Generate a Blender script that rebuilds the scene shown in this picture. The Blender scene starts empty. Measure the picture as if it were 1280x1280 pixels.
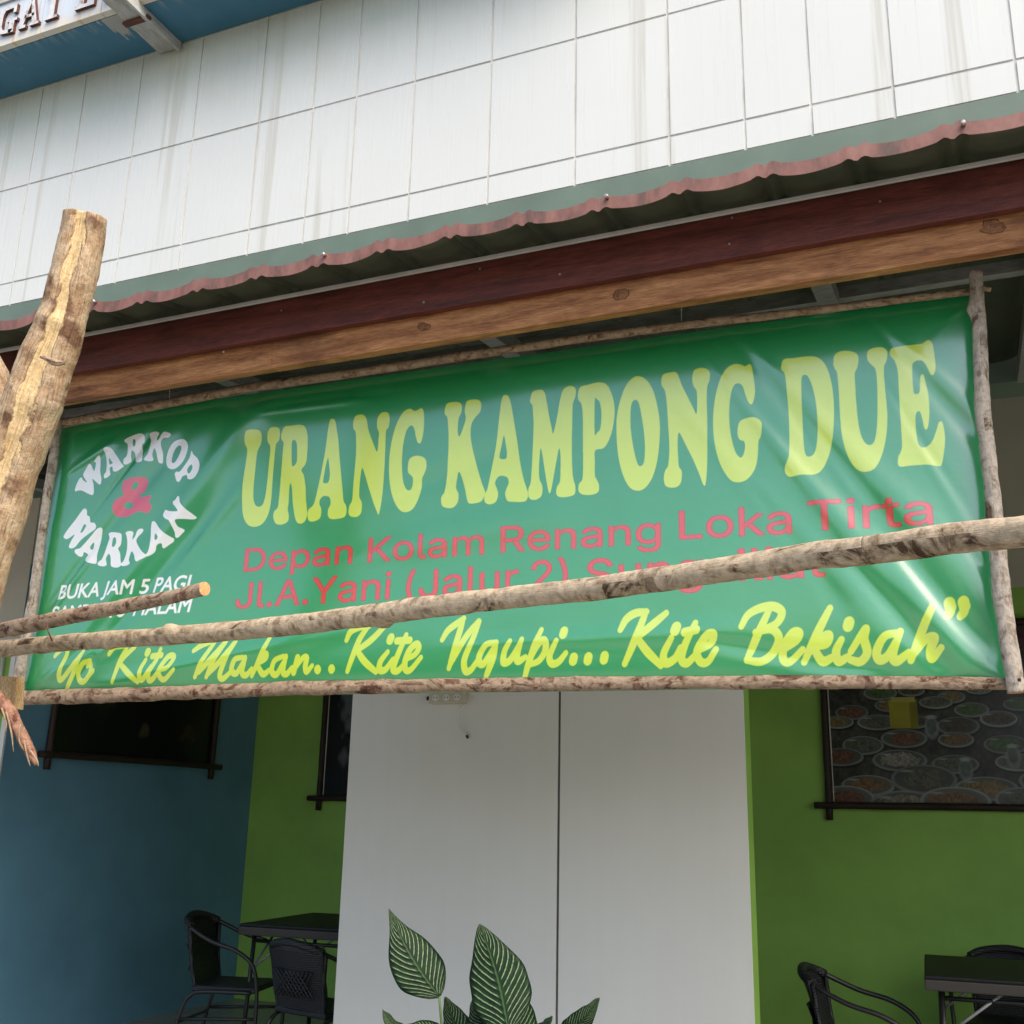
import bpy, bmesh, math, random
import numpy as np
from mathutils import Vector, Matrix, noise
random.seed(7)
R = math.radians
sc = bpy.context.scene

# ------------------------------------------------------------------ camera
F = 1361.86
CM = ((0.92048085, 0.39018487, 0.02169739), (-0.08518207, 0.25451973, -0.96330874), (-0.38139091, 0.88485901, 0.26751729))
EYE = Vector((0, 0, 1.4))
camd = bpy.data.cameras.new('camera'); cam = bpy.data.objects.new('camera', camd)
sc.collection.objects.link(cam); sc.camera = cam
camd.sensor_width = 36; camd.lens = 36 * F / 1280; camd.clip_end = 500; camd.clip_start = 0.05
rt, dn, fw = (Vector(r) for r in CM)
cam.matrix_world = Matrix(((rt.x, -dn.x, -fw.x, EYE.x), (rt.y, -dn.y, -fw.y, EYE.y), (rt.z, -dn.z, -fw.z, EYE.z), (0, 0, 0, 1)))

# ------------------------------------------------------------------ sky, sun, exposure
SUN_EL, SUN_AZ = R(50), R(122)
world = bpy.data.worlds.new('World'); sc.world = world; world.use_nodes = True
wn = world.node_tree.nodes; wl = world.node_tree.links
bg = wn['Background']; sky = wn.new('ShaderNodeTexSky')
sky.sky_type = 'NISHITA'; sky.sun_disc = False; sky.sun_elevation = SUN_EL; sky.sun_rotation = SUN_AZ
sky.dust_density = 3.4; sky.air_density = 1.0; sky.ozone_density = 1.0
wl.new(sky.outputs[0], bg.inputs[0]); bg.inputs[1].default_value = 0.15
sund = bpy.data.lights.new('sun', 'SUN'); sund.energy = 2.1; sund.angle = R(60); sund.color = (1, 0.85, 0.67)
sun = bpy.data.objects.new('sun', sund); sc.collection.objects.link(sun)
sd = Vector((math.sin(SUN_AZ) * math.cos(SUN_EL), math.cos(SUN_AZ) * math.cos(SUN_EL), math.sin(SUN_EL)))
sun.rotation_euler = sd.to_track_quat('Z', 'Y').to_euler(); sun.location = sd * 30
sc.view_settings.view_transform = 'Standard'; sc.view_settings.look = 'None'
sc.view_settings.exposure = 1.0; sc.view_settings.gamma = 1
sc.cycles.max_bounces = 8; sc.cycles.diffuse_bounces = 5

def P(x, y, Y):
    """ray through photo pixel x, y met with the wall-parallel plane at depth Y (metres)"""
    d = rt * ((x - 640) / F) + dn * ((y - 640) / F) + fw
    return EYE + d * (Y / d.y)

# ------------------------------------------------------------------ object helpers
def link(o, parent=None):
    sc.collection.objects.link(o)
    if parent: o.parent = parent
    return o
def tag(o, label, cat, group=None):
    o['label'] = label; o['category'] = cat
    if group: o['group'] = group
    return o
def thing(name, label, cat, loc=(0, 0, 0), rotz=0, group=None):
    o = bpy.data.objects.new(name, None); o.location = loc; o.rotation_euler = (0, 0, rotz); o.empty_display_size = .1
    return tag(link(o), label, cat, group)
def struct(o):
    o['kind'] = 'structure'; return o
def mobj(name, me, mat, parent=None):
    for m in (mat if isinstance(mat, (list, tuple)) else [mat]): me.materials.append(m)
    return link(bpy.data.objects.new(name, me), parent)
def pyd(name, v, f, mat, parent=None, smooth=False):
    me = bpy.data.meshes.new(name); me.from_pydata([tuple(p) for p in v], [], f); me.update()
    bm = bmesh.new(); bm.from_mesh(me); bmesh.ops.recalc_face_normals(bm, faces=bm.faces); bm.to_mesh(me); bm.free()
    if smooth: me.polygons.foreach_set('use_smooth', [True] * len(me.polygons))
    return mobj(name, me, mat, parent)
def box(name, lo, hi, mat, parent=None, bev=0, seg=2):
    bm = bmesh.new(); bmesh.ops.create_cube(bm, size=1)
    for v in bm.verts:
        v.co = Vector([lo[i] + (hi[i] - lo[i]) * (v.co[i] + .5) for i in range(3)])
    if bev: bmesh.ops.bevel(bm, geom=bm.edges[:], offset=bev, segments=seg, affect='EDGES', profile=.6)
    me = bpy.data.meshes.new(name); bm.to_mesh(me); bm.free()
    return mobj(name, me, mat, parent)
def catmull(pts, n):
    """pts: list of tuples of any length; smooth open curve, n samples per span"""
    A = [np.array(p, float) for p in pts]; A = [2 * A[0] - A[1]] + A + [2 * A[-1] - A[-2]]; out = []
    for i in range(1, len(A) - 2):
        for k in range(n):
            t = k / n; p0, p1, p2, p3 = A[i - 1:i + 3]
            out.append(.5 * (2 * p1 + (p2 - p0) * t + (2 * p0 - 5 * p1 + 4 * p2 - p3) * t * t + (3 * p1 - p0 - 3 * p2 + p3) * t ** 3))
    out.append(A[-2]); return out
def tube(name, path, mat, parent=None, r=None, sides=8, n=6, smooth_path=True, rough=0, seed=0, knots=(), prof=None, capmat=0, tilt=None):
    """path of (x,y,z[,r]); uv = (length in m, around)"""
    pts = [tuple(p) + ((r,) if len(p) == 3 else ()) for p in path]
    S = catmull(pts, n) if smooth_path and len(pts) > 2 else catmull(pts, n if len(pts) == 2 else 1)
    C = [Vector(s[:3]) for s in S]; rad = [float(s[3]) for s in S]; N = len(C)
    T = [(C[min(i + 1, N - 1)] - C[max(i - 1, 0)]).normalized() for i in range(N)]
    up = Vector((0, -1, 0)) if abs(T[0].y) < .9 else Vector((0, 0, 1))
    nrm = (up - T[0] * up.dot(T[0])).normalized()
    L = [0.0]
    for i in range(1, N): L.append(L[-1] + (C[i] - C[i - 1]).length)
    v = []; f = []; uv = []; mi = []
    for i in range(N):
        nrm = (nrm - T[i] * nrm.dot(T[i])).normalized(); b = T[i].cross(nrm)
        for k in range(sides):
            a = 2 * math.pi * k / sides; rr = rad[i]
            if prof: rr *= prof(a, L[i])
            if rough:
                q = Vector((math.cos(a) * .8, math.sin(a) * .8, L[i] * 9 + seed * 13.7))
                rr += rad[i] * rough * (noise.noise(q) + .5 * noise.noise(q * 2.7) + .35 * noise.noise(q * 7))
                for (kl, ka, kh, kw) in knots:
                    da = (a - ka + math.pi) % (2 * math.pi) - math.pi
                    rr += rad[i] * kh * math.exp(-((L[i] - kl) / kw) ** 2 - (da / .8) ** 2)
            v.append(C[i] + (nrm * math.cos(a) + b * math.sin(a)) * rr)
    for i in range(N - 1):
        for k in range(sides):
            k2 = (k + 1) % sides
            f.append((i * sides + k, i * sides + k2, (i + 1) * sides + k2, (i + 1) * sides + k)); mi.append(0)
            uv.append(((L[i], k / sides), (L[i], (k + 1) / sides), (L[i + 1], (k + 1) / sides), (L[i + 1], k / sides)))
    for e, ci in ((0, 0), (N - 1, 1)):
        idx = [e * sides + k for k in range(sides)]
        c = len(v); v.append(C[e] + T[e] * rad[e] * (.06 if ci else -.06))
        for k in range(sides):
            a, b_ = idx[k], idx[(k + 1) % sides]
            f.append((c, b_, a) if ci == 0 else (c, a, b_)); mi.append(capmat)
            uv.append(((0, 0), (0, 0), (0, 0)))
    me = bpy.data.meshes.new(name); me.from_pydata([tuple(p) for p in v], [], f)
    ul = me.uv_layers.new(name='UVMap'); flat = [c for fc in uv for q in fc for c in q]; ul.data.foreach_set('uv', flat)
    me.polygons.foreach_set('use_smooth', [len(p) == 4 for p in f]); me.polygons.foreach_set('material_index', mi); me.update()
    return mobj(name, me, mat, parent)

# ------------------------------------------------------------------ material helpers
class M:
    def __init__(s, name, col=(.5, .5, .5), rough=.6, spec=.5, metal=0):
        s.m = bpy.data.materials.new(name); s.m.use_nodes = True; s.nt = s.m.node_tree
        s.b = s.nt.nodes['Principled BSDF']; s.b.inputs['Base Color'].default_value = (*col, 1)
        s.b.inputs['Roughness'].default_value = rough; s.b.inputs['Specular IOR Level'].default_value = spec
        s.b.inputs['Metallic'].default_value = metal
    def n(s, t, **k):
        o = s.nt.nodes.new('ShaderNode' + t)
        for a, v in k.items():
            if a in o.inputs.keys(): o.inputs[a].default_value = v
            else: setattr(o, a, v)
        return o
    def l(s, a, b): s.nt.links.new(a, b)
    def coord(s, kind='Object', scale=(1, 1, 1), rot=(0, 0, 0)):
        if kind == 'World': c = s.n('NewGeometry').outputs['Position']
        else: c = s.n('TexCoord').outputs[kind]
        mp = s.n('Mapping'); mp.inputs['Scale'].default_value = scale; mp.inputs['Rotation'].default_value = rot
        s.l(c, mp.inputs[0]); return mp.outputs[0]
    def noise(s, co, scale=5, detail=4, rough=.6, dist=0):
        q = s.n('TexNoise', Scale=scale, Detail=detail, Roughness=rough, Distortion=dist); s.l(co, q.inputs['Vector']); return q.outputs['Fac']
    def ramp(s, fac, stops, interp='LINEAR'):
        r = s.n('ValToRGB'); e = r.color_ramp.elements; r.color_ramp.interpolation = interp
        while len(e) < len(stops): e.new(.5)
        for i, (p, c) in enumerate(stops):
            e[i].position = p; e[i].color = (*c, 1) if isinstance(c, tuple) else (c, c, c, 1)
        s.l(fac, r.inputs[0]); return r.outputs[0]
    def mix(s, fac, a, b, blend='MIX'):
        q = s.n('Mix', data_type='RGBA', blend_type=blend)
        for sock, val in ((q.inputs[0], fac), (q.inputs[6], a), (q.inputs[7], b)):
            if hasattr(val, 'node'): s.l(val, sock)
            elif isinstance(val, tuple): sock.default_value = (*val, 1)
            else: sock.default_value = val
        return q.outputs[2]
    def math(s, op, a, b=0.0, clamp=False):
        q = s.n('Math', operation=op, use_clamp=clamp)
        for sock, val in ((q.inputs[0], a), (q.inputs[1], b)):
            if hasattr(val, 'node'): s.l(val, sock)
            else: sock.default_value = val
        return q.outputs[0]
    def col(s, c): s.l(c, s.b.inputs['Base Color']); return s
    def bump(s, h, strength=.3, dist=.01):
        q = s.n('Bump', Strength=strength, Distance=dist); s.l(h, q.inputs['Height']); s.l(q.outputs[0], s.b.inputs['Normal']); return s
    def rgh(s, h): s.l(h, s.b.inputs['Roughness']); return s

def paint(name, col, var=.12, rough=.55, bump=.12, sc_=3, spec=.4):
    m = M(name, col, rough, spec); co = m.coord('World')
    a = m.noise(co, sc_, 5); lo = tuple(c * (1 - var) for c in col); hi = tuple(min(1, c * (1 + var)) for c in col)
    m.col(m.ramp(a, [(.3, lo), (.7, hi)])); m.bump(m.noise(co, 60, 3), bump, .004); return m.m

def bark(name, light, mid, dark, seed=0.0, ring=9.0, rough=.85, thr=.62):
    m = M(name, mid, rough, .25)
    co = m.coord('UV', (1, .16, 1)); mp = co.node; mp.inputs['Location'].default_value = (seed, seed * .37, seed)
    g = m.coord('World')
    rings = m.noise(co, ring, 6, .72, 1.2); fine = m.noise(g, 45, 6, .7); bc = m.coord('UV', (1, .22, 1)); bc.node.inputs['Location'].default_value = (seed * 2.1, seed, 0); blot = m.noise(bc, 15, 4, .6, .3)
    c = m.ramp(rings, [(.36, dark), (.41, mid), (.47, light), (.56, light), (.61, mid), (.66, tuple(x * .55 for x in mid)), (.70, mid)])
    c = m.mix(m.ramp(blot, [(thr - .06, 0.0), (thr + .06, .65)]), c, dark)
    c = m.mix(m.ramp(blot, [(.33, .55), (.42, 0.0)]), c, light)
    c = m.mix(.5, c, m.ramp(fine, [(.35, .25), (.6, 1.1)]), 'MULTIPLY')
    rc = m.coord('UV', (1, .03, 1)); rc.node.inputs['Location'].default_value = (seed * 3.3, 0, 0)
    node = m.noise(rc, 13, 1, .3, .15); nb = m.ramp(node, [(.66, 0.0), (.68, .8), (.75, .35)])
    c = m.mix(m.math('MULTIPLY', nb, m.ramp(fine, [(.35, 1.0), (.65, .45)])), c, tuple(x * 1.5 for x in dark))
    gr = m.noise(m.coord('UV', (3, 14, 1)), 6, 5, .7)
    c = m.mix(.35, c, m.ramp(gr, [(.3, .4), (.6, 1.1)]), 'MULTIPLY')
    m.col(c); h = m.math('ADD', m.math('MULTIPLY', rings, 1.2), m.math('ADD', fine, m.math('MULTIPLY', m.math('ADD', gr, nb), .6)))
    m.bump(h, .8, .006); return m.m

def wood(name, a, b, dark, rough=.6, axis=(1, 9, 9), spec=.3, knots=True, grey=0):
    m = M(name, a, rough, spec); co = m.coord('World', axis)
    g = m.noise(co, 2.4, 7, .68, .6); fine = m.noise(m.coord('World', (axis[0] * 3, axis[1] * 7, axis[2] * 7)), 5, 4, .7)
    c = m.ramp(g, [(.28, dark), (.45, b), (.62, a), (.8, tuple(min(1, x * 1.25) for x in a))])
    c = m.mix(.8, c, m.ramp(fine, [(.33, .35), (.6, 1.15)]), 'MULTIPLY')
    blot = m.noise(m.coord('World', (2.2, 3, 3)), 1.6, 4, .6)
    c = m.mix(m.ramp(blot, [(.55, 0.0), (.72, .55)]), c, tuple(x * .8 for x in dark))
    m.col(c); m.bump(m.math('ADD', g, fine), .35, .004)
    m.rgh(m.ramp(g, [(.3, rough * .8), (.7, min(1, rough * 1.2))])); return m.m

mt = {}
# glazed cladding panels with rain streaks (stains have their own vertical shapes)
m = M('white_cladding', (.8, .82, .8), .25, .4)
st = m.noise(m.coord('World', (9, 1, .35)), 1.2, 5, .65); st2 = m.noise(m.coord('World', (26, 1, .25)), 1.1, 4, .6)
bl = m.noise(m.coord('World'), 1.3, 3)
c = m.mix(m.ramp(st, [(.62, 0.0), (.80, .4)]), (.63, .66, .65), (.46, .455, .40))
c = m.mix(m.ramp(st2, [(.68, 0.0), (.86, .18)]), c, (.50, .48, .40))
sepz = m.n('SeparateXYZ'); m.l(m.n('NewGeometry').outputs['Position'], sepz.inputs[0])
alg = m.math('MULTIPLY', m.math('MULTIPLY', m.math('SUBTRACT', sepz.outputs[2], 5.75, True), .75, True), m.ramp(st, [(.2, .45), (.6, 1.0)]), True)
st3 = m.noise(m.coord('World', (4.2, 1, .10)), 1.7, 4, .6); c = m.mix(m.ramp(st3, [(.57, 0.0), (.64, .45), (.70, .15)]), c, (.40, .385, .31))
c = m.mix(alg, c, (.42, .48, .36)); c = m.mix(.25, c, m.ramp(bl, [(.3, .86), (.7, 1.0)]), 'MULTIPLY')
m.col(c); m.rgh(m.ramp(st, [(.4, .22), (.7, .45)])); mt['tile'] = m.m
mt['grout'] = paint('grey_joint', (.62, .62, .60), .2, .9)
mt['greenband'] = paint('grey_green_paint', (.125, .175, .14), .12, .45, .05)
mt['cream'] = paint('cream_wall_paint', (.50, .47, .39), .06, .6, .08)
mt['greenpaint'] = paint('leaf_green_wall_paint', (.26, .47, .085), .16, .6, .10, 1.5)
mt['bluepaint'] = paint('slate_blue_wall_paint', (.11, .25, .355), .16, .6, .10, 1.5)
mt['ceil'] = paint('interior_ceiling_board', (.35, .35, .33), .1, .8)
mt['plinth'] = paint('concrete', (.3, .29, .27), .15, .85, .3)
m = M('white_board_cladding', (.6, .63, .61), .4, .4); w = m.noise(m.coord('World', (14, 1, .25)), 1.5, 3, .5); w2 = m.noise(m.coord('World'), 1.1, 4)
m.col(m.mix(.5, m.ramp(w, [(.3, (.64, .645, .605)), (.7, (.67, .675, .64))]), m.ramp(w2, [(.3, (.60, .595, .545)), (.7, (.68, .68, .65))]))); m.bump(w, .15, .004); mt['board'] = m.m
# floor of large grey-green tiles
m = M('cafe_floor', (.2, .21, .19), .35, .5); br = m.n('TexBrick', Scale=1.0); br.offset = 0
br.inputs['Color1'].default_value = (.26, .26, .23, 1); br.inputs['Color2'].default_value = (.23, .235, .21, 1); br.inputs['Mortar'].default_value = (.12, .12, .11, 1)
br.inputs['Mortar Size'].default_value = .006; br.inputs['Brick Width'].default_value = .4; br.inputs['Row Height'].default_value = .4
m.l(m.coord('World'), br.inputs['Vector']); m.col(br.outputs[0]); mt['floor'] = m.m
m = M('street_ground', (.1, .1, .09), .9, .3); a = m.noise(m.coord('World'), 1.5, 6); m.col(m.ramp(a, [(.3, (.22, .215, .195)), (.7, (.30, .29, .26))])); mt['street'] = m.m
# sheet metal roofing
m = M('maroon_roof_paint', (.30, .13, .12), .5, .3); a = m.noise(m.coord('World', (3, 3, 1)), 6, 5, .7)
m.col(m.ramp(a, [(.35, (.24, .125, .105)), (.52, (.19, .092, .078)), (.66, (.10, .065, .055))])); mt['maroon'] = m.m
m = M('olive_roof_underside', (.05, .06, .045), .5, .4); a = m.noise(m.coord('World', (2, 2, 2)), 4, 3); m.col(m.ramp(a, [(.3, (.040, .052, .036)), (.7, (.075, .078, .05))])); mt['olive'] = m.m
m = M('galvanised_steel', (.30, .31, .31), .5, .5, .3); a = m.noise(m.coord('World', (2, 8, 8)), 9, 4); m.col(m.ramp(a, [(.3, (.22, .225, .22)), (.7, (.36, .36, .35))])); mt['steel'] = m.m
mt['flash'] = paint('pale_grey_flashing', (.42, .41, .39), .15, .5, .1, 8)
mt['chrome'] = M('bright_screw_metal', (.45, .42, .38), .4, .5, 1).m
mt['brownboard'] = wood('dark_red_brown_board', (.16, .040, .028), (.11, .028, .022), (.045, .016, .013), .42, (1.2, 14, 14), .4)
mt['timber'] = wood('honey_timber', (.48, .235, .10), (.31, .13, .052), (.10, .038, .017), .55, (1.3, 12, 12))
mt['timber2'] = wood('grey_sawn_wood', (.46, .33, .17), (.34, .22, .10), (.18, .11, .06), .7, (8, 8, 3))
mt['bark1'] = bark('pale_bark', (.56, .455, .32), (.40, .30, .19), (.085, .05, .03), 1.3, 7)
mt['bark2'] = bark('red_brown_bark', (.44, .33, .23), (.22, .125, .08), (.085, .04, .028), 4.1, 9)
mt['bark3'] = bark('lichen_grey_bark', (.52, .46, .39), (.36, .30, .235), (.14, .085, .06), 7.7, 7)
mt['bark4'] = bark('tan_bark', (.44, .33, .22), (.31, .205, .12), (.15, .085, .05), 9.2, 12)
mt['bark5'] = bark('torn_red_bark', (.34, .19, .13), (.22, .10, .065), (.09, .035, .02), 3.3, 14)
m = M('fresh_cut_wood', (.62, .38, .17), .7, .3); a = m.noise(m.coord('World', (60, 60, 60)), 2, 4); m.col(m.ramp(a, [(.3, (.42, .20, .08)), (.7, (.60, .36, .17))])); mt['cut'] = m.m
m = M('black_rattan', (.012, .012, .014), .45, .5); wv = m.n('TexWave', Scale=26.0, Distortion=.6); wv.bands_direction = 'Z'; m.l(m.coord('Object'), wv.inputs[0])
wx = m.n('TexWave', Scale=26.0, Distortion=.6); wx.bands_direction = 'X'; m.l(m.coord('Object'), wx.inputs[0])
hh = m.math('MULTIPLY', wv.outputs['Fac'], wx.outputs['Fac']); m.bump(hh, .8, .004); m.col(m.ramp(hh, [(.1, (.006, .006, .008)), (.8, (.024, .024, .027))])); mt['rattan'] = m.m
mt['blackmetal'] = M('black_metal_tube', (.016, .015, .015), .35, .5).m
mt['tabletop'] = M('black_table_top', (.008, .008, .009), .5, .3).m
mt['tableedge'] = M('dark_brown_table_edge', (.045, .038, .032), .5, .4).m
mt['frame'] = wood('dark_frame_wood', (.040, .024, .016), (.026, .016, .011), (.012, .008, .006), .55, (6, 6, 6))
mt['plastic'] = M('ivory_plastic', (.46, .43, .33), .4, .5).m
mt['dark'] = M('dark_hole', (.02, .02, .02), .6, .3).m
mt['cable'] = M('white_cable', (.6, .6, .56), .5, .4).m
m = M('blue_ledge_paint', (.035, .135, .22), .6, .4); cw = m.coord('World', (16, 2.2, 2)); s1 = m.noise(cw, 1.3, 5, .7)
pz = m.n('SeparateXYZ'); m.l(m.n('NewGeometry').outputs['Position'], pz.inputs[0])
front = m.math('MULTIPLY', m.math('SUBTRACT', 4.72, pz.outputs[1], True), 4.0, True)
sp = m.math('MULTIPLY', front, m.ramp(s1, [(.50, 0.0), (.58, 1.0)]), True)
dx = m.math('ABSOLUTE', m.math('SUBTRACT', pz.outputs[0], -5.02)); near = m.math('SUBTRACT', 1.0, m.math('MULTIPLY', dx, 5.0), True)
yy = m.math('MULTIPLY', m.math('SUBTRACT', 4.86, pz.outputs[1], True), 6.0, True)
sp2 = m.ramp(m.math('ADD', m.math('MULTIPLY', near, yy), m.math('MULTIPLY', m.math('SUBTRACT', s1, .5), 2.4)), [(.42, 0.0), (.50, 1.0)])
cc = m.mix(sp, m.ramp(m.noise(m.coord('World'), 5, 4), [(.3, (.045, .165, .265)), (.7, (.060, .195, .305))]), (.30, .34, .35)); cc = m.mix(sp2, cc, (.36, .37, .35)); m.col(cc); mt['ledge'] = m.m
m = M('rain_stained_white_board', (.7, .75, .8), .4, .4); s1 = m.noise(m.coord('World', (12, 1, .8)), 1.5, 5, .7)
z1 = m.n('SeparateXYZ'); m.l(m.n('NewGeometry').outputs['Position'], z1.inputs[0])
low = m.math('MULTIPLY', m.math('SUBTRACT', 6.64, z1.outputs[2], True), 9.0, True)
cc = m.mix(m.math('MULTIPLY', low, m.ramp(s1, [(.3, .3), (.6, 1.0)]), True), (.60, .68, .76), (.70, .62, .47))
cc = m.mix(m.ramp(s1, [(.60, 0.0), (.72, .7)]), cc, (.42, .20, .10)); m.col(cc); mt['signboard'] = m.m
mt['rust'] = paint('rusty_brown_metal', (.10, .035, .025), .35, .7, .3, 20)
m = M('weathered_silver_face', (.50, .50, .50), .45, .5); s1 = m.noise(m.coord('World', (6, 6, 6)), 3, 5); m.col(m.ramp(s1, [(.35, (.34, .26, .22)), (.45, (.58, .59, .60)), (.7, (.70, .72, .75))])); mt['silver'] = m.m
m = M('grey_bracket_paint', (.42, .43, .42), .6, .4); s1 = m.noise(m.coord('World', (9, 3, 9)), 2, 5, .7); m.col(m.ramp(s1, [(.35, (.30, .30, .29)), (.6, (.46, .47, .45)), (.75, (.6, .6, .57))])); mt['bracket'] = m.m

# ------------------------------------------------------------------ setting: ground, building
Wy = 5.0                                   # facade plane
struct(pyd('street_ground', [(-60, -60, -.15), (60, -60, -.15), (60, 2.0, -.15), (-60, 2.0, -.15)], [(0, 1, 2, 3)], mt['street']))
struct(box('cafe_floor', (-9, 2.0, -.2), (6, 7.6, 0), mt['floor']))

# tile facade: each panel is a part
fac = thing('tiled_facade_wall', 'upper facade wall of white rectangular panels with rain streaks above the awning', 'wall', (-2, Wy, 4))
off = Vector((-2, Wy, 4))
def loc(o, off): o.location = o.location - off; return o
def partbox(name, lo, hi, mat, parent, off, bev=0):
    lo = [lo[i] - off[i] for i in range(3)]; hi = [hi[i] - off[i] for i in range(3)]
    return box(name, lo, hi, mat, parent, bev)
partbox('backing', (-9, Wy + .01, 4.75), (6, Wy + .2, 9.5), mt['grout'], fac, off)
partbox('green_band', (-9, Wy - .002, 3.3), (6, Wy + .2, 4.748), mt['greenband'], fac, off)
xs = [-9.0, -8.46, -7.95, -7.43, -6.93, -6.47, -6.02, -5.60, -5.076, -4.552, -4.015, -3.60, -3.28, -2.868, -2.354, -1.823, -1.284, -.880, -.541, -.143, .41, .93, 1.45, 1.86, 2.2, 2.6, 3.14, 3.68, 4.2, 4.7, 5.2, 6.0]
zs = [4.75, 4.932, 5.712, 6.531, 7.272, 8.052, 8.832]
zs[0] = 4.752
rr = random.Random(3)
for j in range(len(zs) - 1):
    if zs[j] > 7.2: continue
    for i in range(len(xs) - 1):
        g = .0072; t = rr.uniform(-.0012, .0012)
        bx = partbox('tile', (xs[i] + g, Wy + .001 + t, zs[j] + g), (xs[i + 1] - g, Wy + .0105, zs[j + 1] - g), mt['tile'], fac, off)

# interior walls
bw = thing('green_back_wall', 'leaf green back wall of the cafe with cream paint above', 'wall', (-1, 7.5, 0)); o_ = Vector((-1, 7.5, 0))
partbox('lower_wall', (-5.46, 7.5, 0), (2.6, 7.65, 2.86), mt['greenpaint'], bw, o_)
partbox('upper_wall', (-5.46, 7.502, 2.86), (2.6, 7.65, 4.3), mt['cream'], bw, o_)
sw = thing('blue_side_wall', 'slate blue side wall at the left end of the cafe', 'wall', (-5.46, 6, 0)); o_ = Vector((-5.46, 6, 0))
partbox('lower_wall', (-5.62, 5.0, 0), (-5.46, 7.5, 2.86), mt['bluepaint'], sw, o_)
partbox('upper_wall', (-5.62, 5.0, 2.862), (-5.462, 7.5, 3.3), mt['cream'], sw, o_)
rw = tag(box('side_wall', (2.6, 5.2, 0), (2.75, 7.65, 4.3), mt['greenpaint']), 'green side wall at the far right end of the cafe', 'wall')
struct(box('cafe_ceiling', (-5.62, 5.2, 4.3), (2.75, 7.65, 4.45), mt['ceil']))
pr = thing('wall_pier', 'cream pier with green lower half at the left edge beside the forked trunk', 'pillar', (-6.5, Wy, 0)); o_ = Vector((-6.5, Wy, 0))
partbox('lower_pier', (-9, Wy, 0), (-5.63, Wy + .15, 2.38), mt['greenpaint'], pr, o_)
partbox('upper_pier', (-9, Wy, 2.38), (-5.63, Wy + .15, 3.3), mt['cream'], pr, o_)
partbox('pier_edge', (-5.628, Wy - .002, 2.38), (-5.463, Wy - .0005, 3.3), mt['cream'], pr, o_)
partbox('pier_edge', (-5.628, Wy - .002, 0), (-5.505, Wy - .0005, 2.38), mt['greenpaint'], pr, o_)
partbox('corner_trim', (-5.50, Wy - .016, 0), (-5.463, Wy - .003, 2.38), mt['board'], pr, o_)
tube('conduit', [(-5.56 + 6.5, -.02, 0), (-5.56 + 6.5, -.02, 2.36)], mt['cable'], pr, .012, 8)

mt['steelseam'] = paint('dark_seam', (.10, .10, .09), .2, .8)
# white column with two boards
pl = thing('white_column', 'wide white boarded column with a vertical seam behind the potted plant', 'column', (-2.02, Wy, 0)); o_ = Vector((-2.02, Wy, 0))
partbox('core', (-3.035, Wy + .012, 0), (-1.0, Wy + .17, 3.3), mt['greenpaint'], pl, o_)
partbox('board', (-3.045, Wy, .0), (-1.888, Wy + .012, 3.3), mt['board'], pl, o_, .002)
partbox('board', (-1.876, Wy + .002, .0), (-.992, Wy + .012, 3.3), mt['board'], pl, o_, .002)
partbox('seam_strip', (-1.888, Wy + .008, 0), (-1.876, Wy + .0118, 3.3), mt['steelseam'], pl, o_)

# ledge with sign
lo_ = Vector((-5, 4.5, 6.535))
lg = thing('blue_ledge', 'blue painted projecting ledge with scuffed soffit at the top left', 'ledge', lo_)
partbox('soffit', (-9, 4.605, 6.535), (-1.5, Wy - .008, 6.70), mt['ledge'], lg, lo_)
sg = thing('sign_board', 'white stained sign board with raised rusty letters above the blue ledge', 'sign', (-5, 4.55, 6.56)); o_ = Vector((-5, 4.55, 6.56))
for a, b in ((-9, -6.35), (-6.344, -5.60), (-5.594, -5.06), (-5.054, -1.5)):
    partbox('panel', (a, 4.552, 6.537), (b, 4.60, 6.90), mt['signboard'], sg, o_)
partbox('rail', (-9, 4.535, 6.902), (-1.5, 4.60, 6.93), mt['bracket'], sg, o_)
for a, b in ((-9, -6.1), (-6.094, -1.5)):
    partbox('panel', (a, 4.552, 6.932), (b, 4.60, 7.6), mt['signboard'], sg, o_)
def letter(ch_, x0, z0, polys):
    bm = bmesh.new()
    for poly in polys:
        vs = [bm.verts.new((x0 + x * .19 - o_.x, 4.526 - o_.y, z0 + z * .235 - o_.z)) for x, z in poly]
        f = bm.faces.new(vs); r_ = bmesh.ops.extrude_face_region(bm, geom=[f])
        for v in r_['geom']:
            if isinstance(v, bmesh.types.BMVert): v.co.y += .024
    bmesh.ops.recalc_face_normals(bm, faces=bm.faces)
    me = bpy.data.meshes.new('letter'); bm.to_mesh(me); bm.free()
    o = mobj('letter', me, [mt['silver'], mt['rust']], sg)
    for p in me.polygons: p.material_index = 0 if p.normal.y < -.5 else 1
    o['label'] = 'raised silver letter ' + ch_ + ' with rusty edges'
def rect(a, b, c, d): return [(a, b), (c, b), (c, d), (a, d)]
gA = [[(0, 0), (.36, 0), (.36, .10), (.0, .10)], [(.56, 0), (1.0, 0), (1.0, .10), (.56, .10)], [(.10, .10), (.24, .10), (.55, 1.0), (.42, 1.0)], [(.66, .10), (.90, .10), (.60, 1.0), (.46, 1.0)], rect(.26, .34, .72, .44)]
gI = [rect(.1, 0, .7, .10), rect(.1, .9, .7, 1), rect(.27, .1, .53, .9)]
gL = [rect(.05, 0, .95, .12), [(.78, .12), (.95, .12), (.95, .38), (.88, .38)], rect(.22, .12, .46, .9), rect(.05, .9, .62, 1)]
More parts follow.
